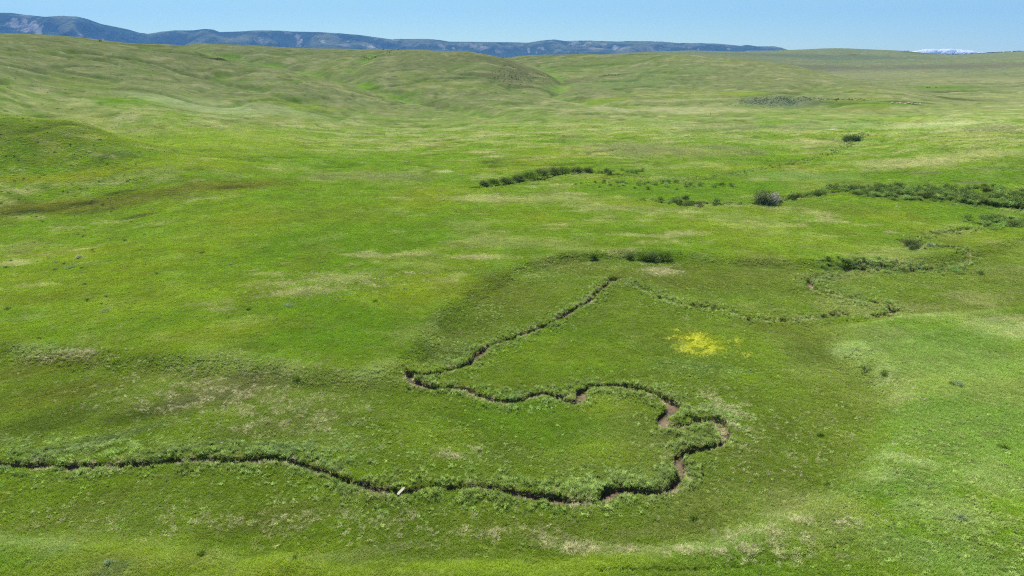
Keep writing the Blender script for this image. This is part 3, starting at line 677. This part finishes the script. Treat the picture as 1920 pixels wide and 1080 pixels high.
# yellow flowers
fx = []; 
for u, v, su, sv, n in ((1302, 640, 22, 10, 1100), (1328, 655, 22, 9, 950), (1285, 655, 20, 7, 260), (1300, 662, 30, 6, 420), (1378, 642, 18, 5, 160), (1362, 655, 25, 7, 110), (1262, 636, 12, 4, 110), (1265, 622, 7, 2, 50), (1400, 668, 12, 4, 60), (1330, 636, 50, 16, 160)):
    cx, cy = ground_px(u, v); ex = ground_px(u + su, v); ey = ground_px(u, v - sv)
    a = RNG.normal(size=n)[:, None] * .62; b = RNG.normal(size=n)[:, None] * .62
    fx.append(np.array([[cx, cy]]) + a * np.array([[ex[0] - cx, ex[1] - cy]]) + b * np.array([[ey[0] - cx, ey[1] - cy]]))
x, y = np.vstack(fx).T; k = fbm(x, y, 1.5, 2, 87) + .25 * fbm(x, y, .6, 1, 88) > -.12; x, y = x[k], y[k]
z = height(x, y); n = len(x); s = RNG.uniform(.45, .95, n)
scatter('yellow_flowers', x, y, z + .02, s, s * .8, np.array([.60, .62, .07]) * RNG.uniform(.75, 1.15, n)[:, None], flow_c, 'bright yellow wildflowers in a dense patch on the meadow', 'flowers', nvar=1)

# ------------------------------------------------------------------ mountains on the horizon
MS = [(-900, 40), (-400, 34), (-150, 26), (0, 24), (20, 24), (50, 28), (85, 31.5), (110, 30), (145, 31), (165, 36), (190, 45), (215, 50), (240, 55), (260, 61), (277, 63.5), (300, 60), (325, 57), (360, 57), (385, 54), (400, 55.5),
      (412, 60), (450, 59), (480, 57), (530, 57.5), (545, 59), (600, 60), (640, 63), (670, 65), (700, 69), (735, 74), (750, 73), (800, 73), (825, 75), (842, 78), (900, 78.5), (990, 80), (1015, 76), (1040, 74),
      (1060, 77), (1090, 76), (1140, 77.5), (1160, 78), (1180, 77), (1240, 78), (1270, 81), (1310, 81), (1350, 82), (1388, 86), (1400, 84), (1420, 87), (1450, 87), (1465, 89.5), (1485, 96), (1560, 118), (2600, 125)]
def az_el(u, v):
    x, y, z = ray(u, v); return math.atan2(x, y), z / math.hypot(x, y)
_ma = np.array([az_el(u, v) for u, v in MS])
R0, RC, R2 = 10600.0, 13000.0, 16500.0
mth = np.linspace(math.radians(-46), math.radians(46), 1900)
mrr = np.r_[np.linspace(R0, RC, 190), np.linspace(RC + 60, R2, 12)]
RR, TT = np.meshgrid(mrr, mth, indexing='ij')
MX, MY = RR * np.sin(TT), RR * np.cos(TT)
crest = H + RC * np.interp(TT, _ma[:, 0], _ma[:, 1])
t = (RR - R0) / (RC - R0)
wx = MX + 260 * fbm(MX, MY, 1500, 3, 201); wy = MY + 260 * fbm(MX, MY, 1500, 3, 202)
def ridged(L, s_, o=4):
    a = 0; am = 1; nn = 0
    for i in range(o):
        a = a + am * (1 - np.abs(noise(wx / L * 2 ** i + 31 * i, wy / (L * 2.1) * 2 ** i, s_ + i)) * 1.6); nn += am; am *= .5
    return a / nn
rid = ridged(1500, 210, 5); rid = ss(rid, .25, .85)
prof = np.clip(t, 0, 1)
spur = 1 - (1 - prof) ** 1.7; vale = prof ** 2.3
steep = vale + (spur - vale) * rid
steep = np.where(t > 1, 1 - .02 * (t - 1), steep)
MZ = 55 + np.maximum(crest - 55, -30) * steep + 8 * fbm(MX, MY, 160, 3, 220) * (t < .97) * prof
# reflectance: dark conifers, paler grass spurs, limestone where it is steep
gz = np.abs(np.gradient(MZ, axis=1)) / (RR * (mth[1] - mth[0])) + np.abs(np.gradient(MZ, axis=0)) / 18.4
f1 = fbm(MX, MY, 700, 5, 230, .6); f2 = fbm(MX, MY, 160, 4, 231, .6); f3 = fbm(MX, MY / 3, 60, 3, 232, .6)
mc = np.empty(MX.shape + (3,)); mc[:] = (.020, .034, .018)
k = ss(f1 + .5 * f2 + (rid - .5) * .8, .0, .6)[..., None] * .7; mc = mc + (np.array([.085, .095, .05]) - mc) * k
k = (ss(f2 + .6 * f3 + .25 * f1, .62, .9) * ss(prof, .25, .5) * (t < .985))[..., None] * .45; mc = mc + (np.array([.30, .28, .25]) - mc) * k
el = (MZ - H) / RR; run = np.maximum.accumulate(el, axis=0)
for u, v, su, sv, a in ((38, 49, 20, 3, 1.0), (57, 53, 18, 4, .9), (72, 60, 5, 4, .8), (50, 30, 14, 2, .5), (702, 90, 14, 3, 1.), (740, 75, 8, 3, .6), (690, 86, 14, 3, .5), (560, 72, 6, 7, .7), (604, 78, 5, 4, .9), (565, 78, 4, 3, .7), (490, 75, 8, 1.5, .6), (535, 60, 14, 2, .5), (645, 84, 12, 5, .6),
                        (832, 87, 9, 3, .7), (850, 91, 4, 2, .8), (885, 86, 20, 2.5, .7), (905, 90, 14, 2, .8), (935, 98, 10, 1.5, .6), (995, 78, 8, 2, .7), (1015, 91, 10, 2, .9), (1005, 98, 4, 4, .7), (992, 98, 3, 3, .7), (1035, 77, 14, 4, .55), (1075, 80, 12, 6, .7), (1095, 85, 20, 3, .8),
                        (1120, 91, 22, 3, .8), (1135, 84, 10, 4, .8), (1155, 90, 8, 7, .8), (1165, 92, 16, 3, .6), (1050, 95, 30, 3, .3), (1220, 90, 10, 3, .5), (1300, 85, 40, 2.5, .35), (1366, 92, 4, 2, .7), (1402, 97, 4, 2, .9)):
    a0, e0 = az_el(u, v); j = int(np.argmin(np.abs(mth - a0))); hit = np.nonzero(el[:, j] >= e0)[0]
    if not len(hit): continue
    i = hit[0]; cx, cy = MX[i, j], MY[i, j]; rw = su / F * math.hypot(cx, cy); rl = sv * 42; rw *= .8
    ca, sa = math.sin(a0), math.cos(a0)
    dx, dy = MX - cx, MY - cy; d = np.hypot((dx * sa - dy * ca) / rw, (dx * ca + dy * sa) / rl) + .9 * f2 + 1.2 * f3 + .15
    k = ((1 - ss(d, .5, 1.25)) * a * .42 * (t < 1))[..., None]; mc = mc + (np.array([.33, .30, .27]) - mc) * k
def mountain_mat():
    m, nt, out = mat('mountain_slopes'); L = nt.links; at = N(nt, 'ShaderNodeAttribute', attribute_name='tint'); geo = N(nt, 'ShaderNodeNewGeometry')
    p = geo.outputs['Position']; v = math_n(nt, 'MULTIPLY_ADD', math_n(nt, 'SUBTRACT', tex(nt, p, .02, 5, .7), .5), .8, 1.0)
    b = N(nt, 'ShaderNodeBsdfDiffuse'); L.new(hsv(nt, at.outputs['Color'], v), b.inputs[0])
    bu = N(nt, 'ShaderNodeBump'); bu.inputs['Distance'].default_value = 26; L.new(tex(nt, p, .012, 5, .65), bu.inputs['Height']); L.new(bu.outputs[0], b.inputs['Normal'])
    L.new(b.outputs[0], out.inputs[0]); return m
mo = mesh_np('mountains', np.c_[MX.ravel(), MY.ravel(), MZ.ravel()], grid_faces(len(mrr), len(mth)), mountain_mat())
a = mo.data.color_attributes.new('tint', 'FLOAT_COLOR', 'POINT'); a.data.foreach_set('color', np.c_[mc.reshape(-1, 3), np.ones(MX.size)].astype(np.float32).ravel())
tag(mo, 'long blue mountain range with pale cliffs on the horizon', kind='structure')

# ------------------------------------------------------------------ low white cloud beyond the right hand hills
def tosurf(name, bm, m, parent=None, smooth=True):
    me = bpy.data.meshes.new(name); bm.to_mesh(me); bm.free()
    if smooth:
        me.polygons.foreach_set('use_smooth', np.ones(len(me.polygons), bool))
    if m: me.materials.append(m)
    o = bpy.data.objects.new(name, me); C.objects.link(o); o.parent = parent; return o
bm = bmesh.new(); rg = random.Random(3)
for i in range(70):
    q = rg.uniform(-1, 1); hgt = (1 - abs(q) ** 2.2)
    rad = rg.uniform(200, 380) * (.45 + .55 * hgt)
    mtx = Matrix.Translation((q * 2350, rg.uniform(-500, 500), -rad + rg.uniform(.35, 1) * 300 * hgt)) @ Matrix.Diagonal((rad * 1.7, rad, rad * .9, 1))
    bmesh.ops.create_icosphere(bm, subdivisions=3, radius=1, matrix=mtx)
for v in bm.verts:
    n_ = float(noise(v.co.x / 120, (v.co.z + v.co.y) / 90, 301)); v.co.z += 16 * n_; v.co.x += 20 * n_
m, nt, out = mat('cloud_white'); b = N(nt, 'ShaderNodeBsdfDiffuse'); b.inputs[0].default_value = (.93, .93, .93, 1); tr = N(nt, 'ShaderNodeBsdfTranslucent'); tr.inputs[0].default_value = (.9, .9, .9, 1)
mx = N(nt, 'ShaderNodeMixShader'); mx.inputs[0].default_value = .6; nt.links.new(b.outputs[0], mx.inputs[1]); nt.links.new(tr.outputs[0], mx.inputs[2]); nt.links.new(mx.outputs[0], out.inputs[0])
co = tosurf('cloud', bm, m); x, y, z = px_world(1764, 100, 60000); co.location = (x, y, z + 60); co.rotation_euler.z = -math.atan2(x, y)
tag(co, 'small white cloud bank just above the hills at the right', kind='structure')

# ------------------------------------------------------------------ shrubs and other plants one can point at
def tube(bm, pts, rads, seg=5):
    rings = []
    for i, (p, r_) in enumerate(zip(pts, rads)):
        d = (Vector(pts[min(i + 1, len(pts) - 1)]) - Vector(pts[max(i - 1, 0)])).normalized(); q = d.to_track_quat('Z', 'Y')
        rings.append([bm.verts.new(Vector(p) + q @ Vector((math.cos(a) * r_, math.sin(a) * r_, 0))) for a in [2 * math.pi * k / seg for k in range(seg)]])
    for a, b in zip(rings[:-1], rings[1:]):
        for k in range(seg): bm.faces.new((a[k], a[(k + 1) % seg], b[(k + 1) % seg], b[k]))
    bm.faces.new(rings[-1])
def shrub_meshes(seed, w, d, h, nleaf, leaf, nstem, side=0, sparse=0):
    """stems fanning up from the ground and leaves clustered round their ends"""
    rg = np.random.default_rng(seed); bm = bmesh.new(); tips = []
    for i in range(nstem):
        a = rg.uniform(0, 2 * math.pi); q = math.sqrt(rg.uniform()); tx, ty = w / 2 * q * math.cos(a), d / 2 * q * math.sin(a)
        hh = h * (1 - .55 * q * q) * rg.uniform(.65, 1.05); p0 = Vector((tx * .35, ty * .35, -.1)); p3 = Vector((tx, ty, hh))
        p1 = p0.lerp(p3, .35) + Vector((rg.normal() * .05 * w, rg.normal() * .05 * w, .05 * h)); p2 = p0.lerp(p3, .7) + Vector((rg.normal() * .04 * w, rg.normal() * .04 * w, .06 * h))
        k = h * .012 + .006; tube(bm, [p0, p1, p2, p3], [k * 1.6, k * 1.2, k * .8, k * .3]); tips += [p2, p3, p3]
        for j in range(3):
            e = p2 + Vector((rg.normal() * .12 * w, rg.normal() * .12 * w, abs(rg.normal()) * .13 * h)); tube(bm, [p2.lerp(p1, rg.uniform(0, .6)), e], [k * .6, k * .2], 4); tips.append(e)
    V = []; Fc = []
    for i in range(nleaf):
        t_ = tips[rg.integers(len(tips))]; s_ = .085 * (w + h)
        if side and t_.x * side > 0 and rg.uniform() < .93: continue
        c_ = Vector((t_.x + rg.normal() * s_, t_.y + rg.normal() * s_, max(.03, t_.z + rg.normal() * s_ * .9)))
        n_ = Vector(rg.normal(size=3)); n_.z = abs(n_.z) + .3; n_.normalize(); u_ = n_.orthogonal().normalized(); u_.rotate(Matrix.Rotation(rg.uniform(0, 6.28), 3, n_)); v_ = n_.cross(u_)
        l_ = leaf * rg.uniform(.6, 1.3); k = len(V); V += [c_ - u_ * l_, c_ + v_ * l_ * .45, c_ + u_ * l_, c_ - v_ * l_ * .45]; Fc.append((k, k + 1, k + 2, k + 3))
    return bm, V, Fc
M_stem = plain('shrub_bark', (.13, .11, .09), (.25, .22, .19), 9)
M_deadw = plain('dead_branches', (.30, .27, .25), (.46, .43, .40), 6)
M_leafd = leaf_material('dark_shrub_leaf', .25, .7, .04, (.115, .165, .052))
M_leafg = leaf_material('green_shrub_leaf', .35, .6, .04, (.120, .195, .030))
M_leafs = leaf_material('grey_weed_leaf', .25, .5, .03, (.22, .30, .15))
M_leafp = leaf_material('pale_weed_leaf', .25, .5, .03, (.42, .44, .33))
def shrub(u, v, label, seed, w, d, h, nleaf, leaf, nstem, lm, sm=None, side=0, cat='bush', name='bush', group=None):
    e = bpy.data.objects.new(name, None); C.objects.link(e); x, y, z = on_px(u, v)
    ro = min(2.4, .5 * w); z = float(np.max(zat(x + np.array([0, ro, -ro, 0, 0]), y + np.array([0, 0, 0, ro, -ro])))) - .06     # rooted on the rim of the bank
    e.location = (x, y, z); e.rotation_euler.z = -math.atan2(x, y); e.empty_display_size = .3
    tag(e, label, cat, group); bm, V, Fc = shrub_meshes(seed, w, d, h, nleaf, leaf, nstem, side)
    tosurf('stems', bm, sm or M_stem, e); mesh_np('foliage', V, Fc, lm, False, e); return e
shrub(1440, 384, 'large half dead bush with bare grey branches on its right side', 401, 8.0, 4.0, 4.4, 5200, .15, 46, M_leafd, M_deadw, side=1)
shrub(1427, 383, 'dark low bush tucked against the left side of the half dead bush', 402, 4.6, 3.0, 2.2, 3200, .15, 18, M_leafd)
shrub(1452, 382, 'leafless pale grey bush standing behind the half dead bush', 403, 3.4, 2.4, 3.9, 260, .12, 30, M_leafs, M_deadw)
shrub(1594, 265, 'lone round dark bush in the green hollow below the far hills', 404, 6.2, 4.5, 2.6, 4200, .24, 26, M_leafd)
shrub(1606, 264, 'smaller dark bush touching the right side of the lone round bush', 405, 4.0, 3.0, 1.7, 2200, .22, 14, M_leafd)
shrub(1703, 461, 'dark spindly bush at the left end of the small sunken pool', 406, 2.4, 1.8, 1.6, 2200, .09, 22, M_leafd)
shrub(1716, 462, 'dark spindly bush at the right end of the small sunken pool', 407, 2.6, 1.8, 1.5, 2300, .09, 22, M_leafd)
shrub(1710, 468, 'lowest dark bush at the foot of the small sunken pool', 408, 1.6, 1.2, 1.1, 1100, .08, 12, M_leafd)
shrub(1742, 463, 'low brown bush trailing right of the sunken pool', 409, 2.4, 1.2, .8, 1000, .08, 10, M_leafs)
for i, (u, v, w, h, lab) in enumerate(((1180, 487, 2.4, 1.3, 'leftmost of the dark green bushes above the bare gravelly patch'), (1203, 488, 3.0, 1.5, 'second dark green bush from the left above the bare gravelly patch'),
                                      (1226, 490, 3.4, 1.9, 'tallest dark green bush above the bare gravelly patch'), (1246, 489, 3.0, 1.5, 'dark green bush at the right end of the row above the gravelly patch'),
                                      (1112, 478, 2.0, 1.1, 'small dark bush on the meadow edge left of the green bush row'), (1214, 479, 2.6, 1.5, 'dark green bush standing behind the tallest one of its row'))):
    shrub(u, v, lab, 420 + i, w, w * .7, h * .8, int(800 * w), .09, 14, M_leafd if i in (2, 0) else M_leafg, group='bushes above the gravelly patch')
bank = [(905, 351, 3.4, 1.6, 'first dark bush at the left end of the upper creek bank'), (926, 348, 4.0, 1.8, 'broad dark bush near the left end of the upper creek bank'), (950, 345, 4.4, 1.9, 'dark green bush over the narrow shaded cleft of the upper creek'),
        (972, 341, 4.4, 2.2, 'dark green bush left of the middle of the upper creek bank'), (992, 336, 5.0, 2.6, 'tall dark bush in the middle of the upper creek bank'), (1014, 332, 5.4, 2.8, 'tallest black green bush on the upper creek bank'),
        (1036, 330, 5.4, 2.8, 'dense bush where the upper creek bank starts to bend right'), (1058, 327, 5.0, 2.4, 'rounded dark bush right of the tallest bank bush'), (1080, 325, 4.4, 1.9, 'low dark bush second from the right end of the upper creek bank'), (1102, 324, 4.0, 1.6, 'low spreading bush at the right end of the upper creek bank')]
for i, (u, v, w, h, lab) in enumerate(bank):
    shrub(u, v - 2.4, lab, 440 + i, w, w * .5, h * .85, int(620 * w), .13, 16, M_leafg if i % 3 == 1 else M_leafd, group='bushes on the upper creek bank')
small = [(150, 484, 1.3, 1.0, 1, 'pale silvery weed clump in the left meadow'), (133, 503, 2.2, .7, 0, 'low grey green weed below the pale silvery clump'), (105, 493, 1.2, .5, 0, 'flat grey weed at the left below the rust coloured band'),
         (296, 513, .9, .5, 2, 'small dark weed alone in the left meadow'), (379, 474, 1.1, .6, 2, 'dark tuft beside the white flecks in the left meadow'), (430, 497, 1.2, .5, 0, 'grey tuft right of the dark left meadow weeds'),
         (16, 581, 1.0, .7, 2, 'dark weed at the left edge above the old terrace line'), (200, 585, 1.6, .6, 0, 'grey green weed clump on the bright left slope'), (541, 576, 1.5, .6, 0, 'grey green tuft under the straw patch in mid meadow'), (467, 581, .8, .6, 2, 'dark tuft left of the grey green one under the straw patch'),
         (704, 566, .9, .5, 2, 'dark tuft on the bright green left of the olive wetland'), (757, 542, .9, .4, 0, 'small grey tuft just left of the olive wetland'), (1797, 724, 1.3, .8, 0, 'grey green sage clump on the slope at the right'), (1786, 722, .8, .5, 2, 'small dark weed touching the sage clump on the right slope'),
         (1880, 838, .8, .6, 2, 'dark weed on the right slope near the picture edge'), (1620, 706, 1.2, .8, 2, 'dark weed among the pale tufts of the right hand terrace edge'), (1655, 703, 1.0, .7, 2, 'dark weed at the top of the pale terrace edge'), (1537, 816, .7, .6, 2, 'small dark weed in the middle of the olive ground on the right'),
         (382, 1060, .6, .5, 2, 'dark weed at the bottom left of the meadow'), (556, 1062, .5, .45, 2, 'dark green weed in the bright strip at the bottom'), (205, 1058, .6, .4, 0, 'grey green weed in the bottom left corner ground'), (1297, 972, .7, .5, 2, 'green weed below the last bend of the creek'),
         (1550, 912, .6, .5, 2, 'dark weed by the brown streak at the lower right'), (1800, 972, .9, .5, 0, 'grey bushy weed among lime green plants at the lower right'), (555, 706, .9, .6, 2, 'dark round weed on the old bank above the wet hollow'), (898, 849, .6, .4, 2, 'dark tuft beside the bare patch inside the creek loop')]
for i, (u, v, w, h, k, lab) in enumerate(small):
    shrub(u, v, lab, 500 + i, w * 1.1, w * 1.1, h * .75, int(260 + 330 * w), .055, 9, (M_leafs, M_leafp, M_leafg)[k], cat='weed clump', name='weed_clump')

# masses of willow and sage that nobody could count
def leafmass(name, seed, w, d, h, nleaf, leaf, lm):
    bm, V, Fc = shrub_meshes(seed, w, d, h, nleaf, leaf, 5); bm.free(); return mesh_np(name, V, Fc, lm, False)
M_will = leaf_material('willow_leaf', .3, .7, .04)
will_c = proto_coll('willows', [leafmass('willow', 601 + i, 1.9, 1.7, 1.25, 420, .12, M_will) for i in range(4)])
def area(u, v, su, sv, n, clip=1.9):
    cx, cy = ground_px(u, v); ex = ground_px(u + su, v); ey = ground_px(u, v - sv); a = RNG.normal(size=n) * .7; b = RNG.normal(size=n) * .7; k = a * a + b * b < clip
    a = a[k][:, None]; b = b[k][:, None]; return np.array([[cx, cy]]) + a * np.array([[ex[0] - cx, ex[1] - cy]]) + b * np.array([[ey[0] - cx, ey[1] - cy]])
wl_ = np.vstack([area(*t_) for t_ in ((1620, 356, 60, 5, 60), (1700, 360, 80, 8, 330), (1790, 366, 90, 11, 460), (1880, 374, 80, 12, 420), (1960, 380, 80, 12, 260), (1560, 355, 40, 4, 40), (1660, 368, 50, 5, 60), (1520, 366, 30, 2, 25), (1490, 369, 14, 2, 16),
                                     (1230, 348, 120, 6, 60), (1250, 378, 70, 4, 30), (1330, 384, 50, 2, 16), (1150, 322, 60, 3, 24), (1880, 415, 60, 8, 60), (1780, 510, 60, 6, 20), (1600, 503, 60, 5, 45), (1700, 508, 50, 4, 30))])
x, y = wl_.T; k = fbm(x, y, 9, 2, 610) > -.35; x, y = x[k], y[k]; n = len(x); s_ = RNG.uniform(.45, 1.15, n) * (.55 + .6 * ss(np.hypot(x, y), 120, 220))
cw = np.array([.180, .270, .070]) * RNG.uniform(.4, 1.35, n)[:, None]
scatter('willow_thicket', x, y, height(x, y), s_, s_ * RNG.uniform(.5, 1.15, n), cw, will_c, 'dense dark green willow scrub winding along the side creek', 'willow scrub', nvar=4)
sg = np.vstack([area(*t_) for t_ in ((110, 245, 170, 26, 260), (40, 235, 130, 32, 160), (210, 262, 90, 14, 70), (90, 150, 220, 32, 110), (400, 230, 260, 30, 60), (960, 142, 30, 13, 170), (985, 128, 34, 8, 70), (1015, 142, 26, 5, 60), (1460, 189, 60, 6, 420), (1420, 195, 40, 5, 120), (1580, 188, 60, 2.5, 160),
                                    (410, 110, 10, 1.2, 60), (700, 104, 14, 3, 70), (740, 96, 14, 1.5, 20), (1150, 140, 16, 1.4, 40), (1600, 228, 12, 1.5, 12), (1670, 231, 10, 1, 8))])
x, y = sg.T; n = len(x); r_ = np.hypot(x, y); s_ = RNG.uniform(.15, .5, n) * (1 + 1.1 * ss(r_, 450, 900))
scatter('sagebrush', x, y, height(x, y), s_, s_ * .6, np.array([.080, .100, .050]) * RNG.uniform(.5, 1.7, n)[:, None], will_c, 'scattered dark sagebrush dotting the dry hillsides', 'sagebrush', nvar=4)
xs_ = np.array([px_world(u, 100, 5380)[:2] for u in np.r_[RNG.uniform(1775, 1935, 90), RNG.uniform(1690, 1702, 6), RNG.uniform(1800, 2100, 60)]]); x, y = xs_.T; n = len(x); k = RNG.uniform(.95, 1.02, n); x *= k; y *= k
scatter('far_woodland', x, y, height(x, y), RNG.uniform(3, 6, n), RNG.uniform(2.6, 4.4, n), np.array([.04, .055, .03]) * np.ones((n, 1)), will_c, 'thin line of dark junipers on the far right ridge', 'woodland', nvar=4)

# ------------------------------------------------------------------ pale rocks of the far cut bank
def rock(bm, c_, s_, seed):
    rg = np.random.default_rng(seed); t0 = bmesh.ops.create_icosphere(bm, subdivisions=2, radius=1)['verts']
    for v in t0:
        n_ = float(noise(v.co.x * 1.3 + seed, v.co.y * 1.3 + v.co.z * 1.7, seed)); v.co = Vector((round(v.co.x * 3) / 3 * .5 + v.co.x * .5, v.co.y, round(v.co.z * 2.5) / 2.5 * .6 + v.co.z * .4)) * (1 + .3 * n_)
        v.co = Vector((v.co.x * s_[0] + c_[0], v.co.y * s_[1] + c_[1], v.co.z * s_[2] + c_[2]))
M_rock = plain('pale_sandstone', (.24, .20, .15), (.42, .36, .29), 1.2, bump=.1)
for i, (u, v, w, lab) in enumerate(((1707, 194.5, 7.0, 'largest pale sandstone ledge in the dark cut bank at the far right'), (1722, 194, 4.0, 'pale sandstone block at the right end of the far cut bank'), (1686, 193.5, 3.4, 'small pale ledge left of the largest one in the far cut bank'), (1673, 193.5, 2.0, 'lone pale boulder at the left end of the far cut bank'))):
    bm = bmesh.new(); x, y, z = on_px(u, v)
    for j in range(4): rock(bm, ((j - 1.5) * w * .24, random.uniform(-.6, .6), random.uniform(0, .7)), (w * .2, 1.0, random.uniform(.5, 1.1)), 700 + i * 7 + j)
    o = tosurf('rock_outcrop', bm, M_rock, None, False); o.location = (x, y, z); o.rotation_euler.z = -math.atan2(x, y); tag(o, lab, 'rock ledge', 'pale ledges of the far cut bank')

# ------------------------------------------------------------------ pale board at the creek
bm = bmesh.new(); V = []
outl = [(-.50, -.10), (-.47, .09), (-.25, .17), (.18, .165), (.42, .10), (.52, .02), (.50, -.09), (.20, -.16), (-.22, -.165), (-.42, -.15)]
top = [bm.verts.new((a, b, .05 + .01 * random.uniform(-1, 1))) for a, b in outl]; bot = [bm.verts.new((a * .98, b * .95, -.03)) for a, b in outl]
bm.faces.new(top); bm.faces.new(bot[::-1])
for i in range(len(outl)): j = (i + 1) % len(outl); bm.faces.new((top[i], bot[i], bot[j], top[j]))
bmesh.ops.bevel(bm, geom=[e for e in bm.edges], offset=.008, segments=1, affect='EDGES')
o = tosurf('weathered_board', bm, plain('weathered_pale_wood', (.25, .22, .18), (.42, .39, .33), 6, aniso=(1, 9, 4), bump=.01), None, False)
x, y, z = on_px(752, 928); o.location = (x, y, float(np.max(zat(x + np.array([-.9, .9, 0, 0]), y + np.array([0, 0, -.9, 1.2])))) + .34); o.rotation_euler = (math.radians(16), math.radians(-10), math.radians(58)); o.scale = (1.1, .85, 1)
tag(o, 'pale weathered board lying tilted on the near bank of the creek', 'board')

# ------------------------------------------------------------------ post on the dry strip
bm = bmesh.new(); tube(bm, [(0, 0, -.3), (.02, 0, .8), (.10, .02, 1.75)], [.16, .15, .12], 8); tube(bm, [(.05, 0, 1.2), (.32, 0, 1.45)], [.06, .04], 6)
o = tosurf('wooden_post', bm, plain('dark_old_post', (.05, .04, .035), (.10, .085, .07), 5)); o.location = on_px(1332, 216); tag(o, 'lone dark leaning post on the pale dry strip below the hills', 'post')

# ------------------------------------------------------------------ cattle
def cow_mesh():
    J = [(-.95, 0, 1.12), (-.45, 0, 1.10), (.10, 0, 1.06), (.62, 0, 1.10), (.95, 0, 1.05), (1.22, 0, .72), (1.40, 0, .36), (1.55, 0, .16)]
    Rd = [(.24, .30), (.33, .38), (.36, .42), (.30, .36), (.20, .26), (.13, .19), (.13, .15), (.08, .09)]
    E = [(i, i + 1) for i in range(7)]
    def add(p, r_, a): J.append(p); Rd.append(r_); E.append((a, len(J) - 1)); return len(J) - 1
    for s_ in (-1, 1):
        k = add((-.86, s_ * .2, .84), (.17, .2), 0); k = add((-.78, s_ * .21, .62), (.11, .12), k); k = add((-.98, s_ * .21, .42), (.06, .07), k); k = add((-.92, s_ * .21, .06), (.055, .055), k); add((-.88, s_ * .21, .0), (.07, .06), k)
        k = add((.60, s_ * .19, .74), (.14, .16), 3); k = add((.63, s_ * .19, .42), (.07, .075), k); k = add((.61, s_ * .19, .06), (.055, .055), k); add((.65, s_ * .19, .0), (.07, .06), k)
        add((1.30, s_ * .22, .50), (.05, .03), 6)
    k = add((-1.16, 0, 1.12), (.05, .05), 0); k = add((-1.24, 0, .75), (.03, .03), k); add((-1.24, 0, .42), (.05, .05), k)
    me = bpy.data.meshes.new('cow_body'); me.from_pydata(J, E, []); o = bpy.data.objects.new('tmp', me); C.objects.link(o)
    md = o.modifiers.new('skin', 'SKIN'); 
    if not me.skin_vertices: o.modifiers.remove(md); md = o.modifiers.new('skin', 'SKIN')
    if me.skin_vertices:
        for v, r_ in zip(me.skin_vertices[0].data, Rd): v.radius = r_
        me.skin_vertices[0].data[0].use_root = True
    sb = o.modifiers.new('sub', 'SUBSURF'); sb.levels = 2
    bpy.context.view_layer.update(); ev = o.evaluated_get(bpy.context.evaluated_depsgraph_get()); m2 = bpy.data.meshes.new_from_object(ev); bpy.data.objects.remove(o); return m2
CM = cow_mesh(); CM.materials.clear(); CM.materials.append(plain('black_hide', (.012, .011, .010), (.03, .026, .022), 3, .6)); CM.polygons.foreach_set('use_smooth', np.ones(len(CM.polygons), bool))
for u, v, rot, s_, lab in ((188, 77, 175, 1.1, 'black cow grazing alone on the crest of the left hill'), (718.5, 94, 30, 1.0, 'uppermost black cow at the top of the green draw'), (724.3, 99.6, 100, 1.0, 'left one of the two black cows at the head of the draw'),
                           (730.5, 100.8, 80, 1.05, 'right one of the two black cows at the head of the draw'), (727, 98, 10, .8, 'small black calf standing between the cows of the draw'), (746, 95.8, 15, .9, 'black cow off to the right of the herd on the crest'),
                           (1737.5, 166, 0, 1.0, 'leftmost black cow on the green flat far to the right'), (1742.5, 165.2, 170, .9, 'middle black cow on the green flat far to the right'), (1754.5, 165.4, 5, 1.1, 'rightmost black cow on the green flat far to the right')):
    o = bpy.data.objects.new('cow', CM); C.objects.link(o); o.location = on_px(u, v); o.location.z -= .03; o.rotation_euler.z = math.radians(rot); o.scale = (s_,) * 3; tag(o, lab, 'cow', 'black cattle on the far slopes')

# ------------------------------------------------------------------ haze: the air between here and the mountains
bm = bmesh.new(); bmesh.ops.create_cube(bm, size=1, matrix=Matrix.Translation((0, 0, 560)) @ Matrix.Diagonal((37000, 37000, 1320, 1)))
m, nt, out = mat('air'); pv = N(nt, 'ShaderNodeVolumePrincipled'); pv.inputs['Color'].default_value = (.15, .42, 1.0, 1); pv.inputs['Density'].default_value = 3.7e-5; pv.inputs['Anisotropy'].default_value = 0
nt.links.new(pv.outputs[0], out.inputs['Volume'])
o = tosurf('haze', bm, m, None, False); tag(o, kind='stuff', label='thin blue air between the meadow and the mountains')
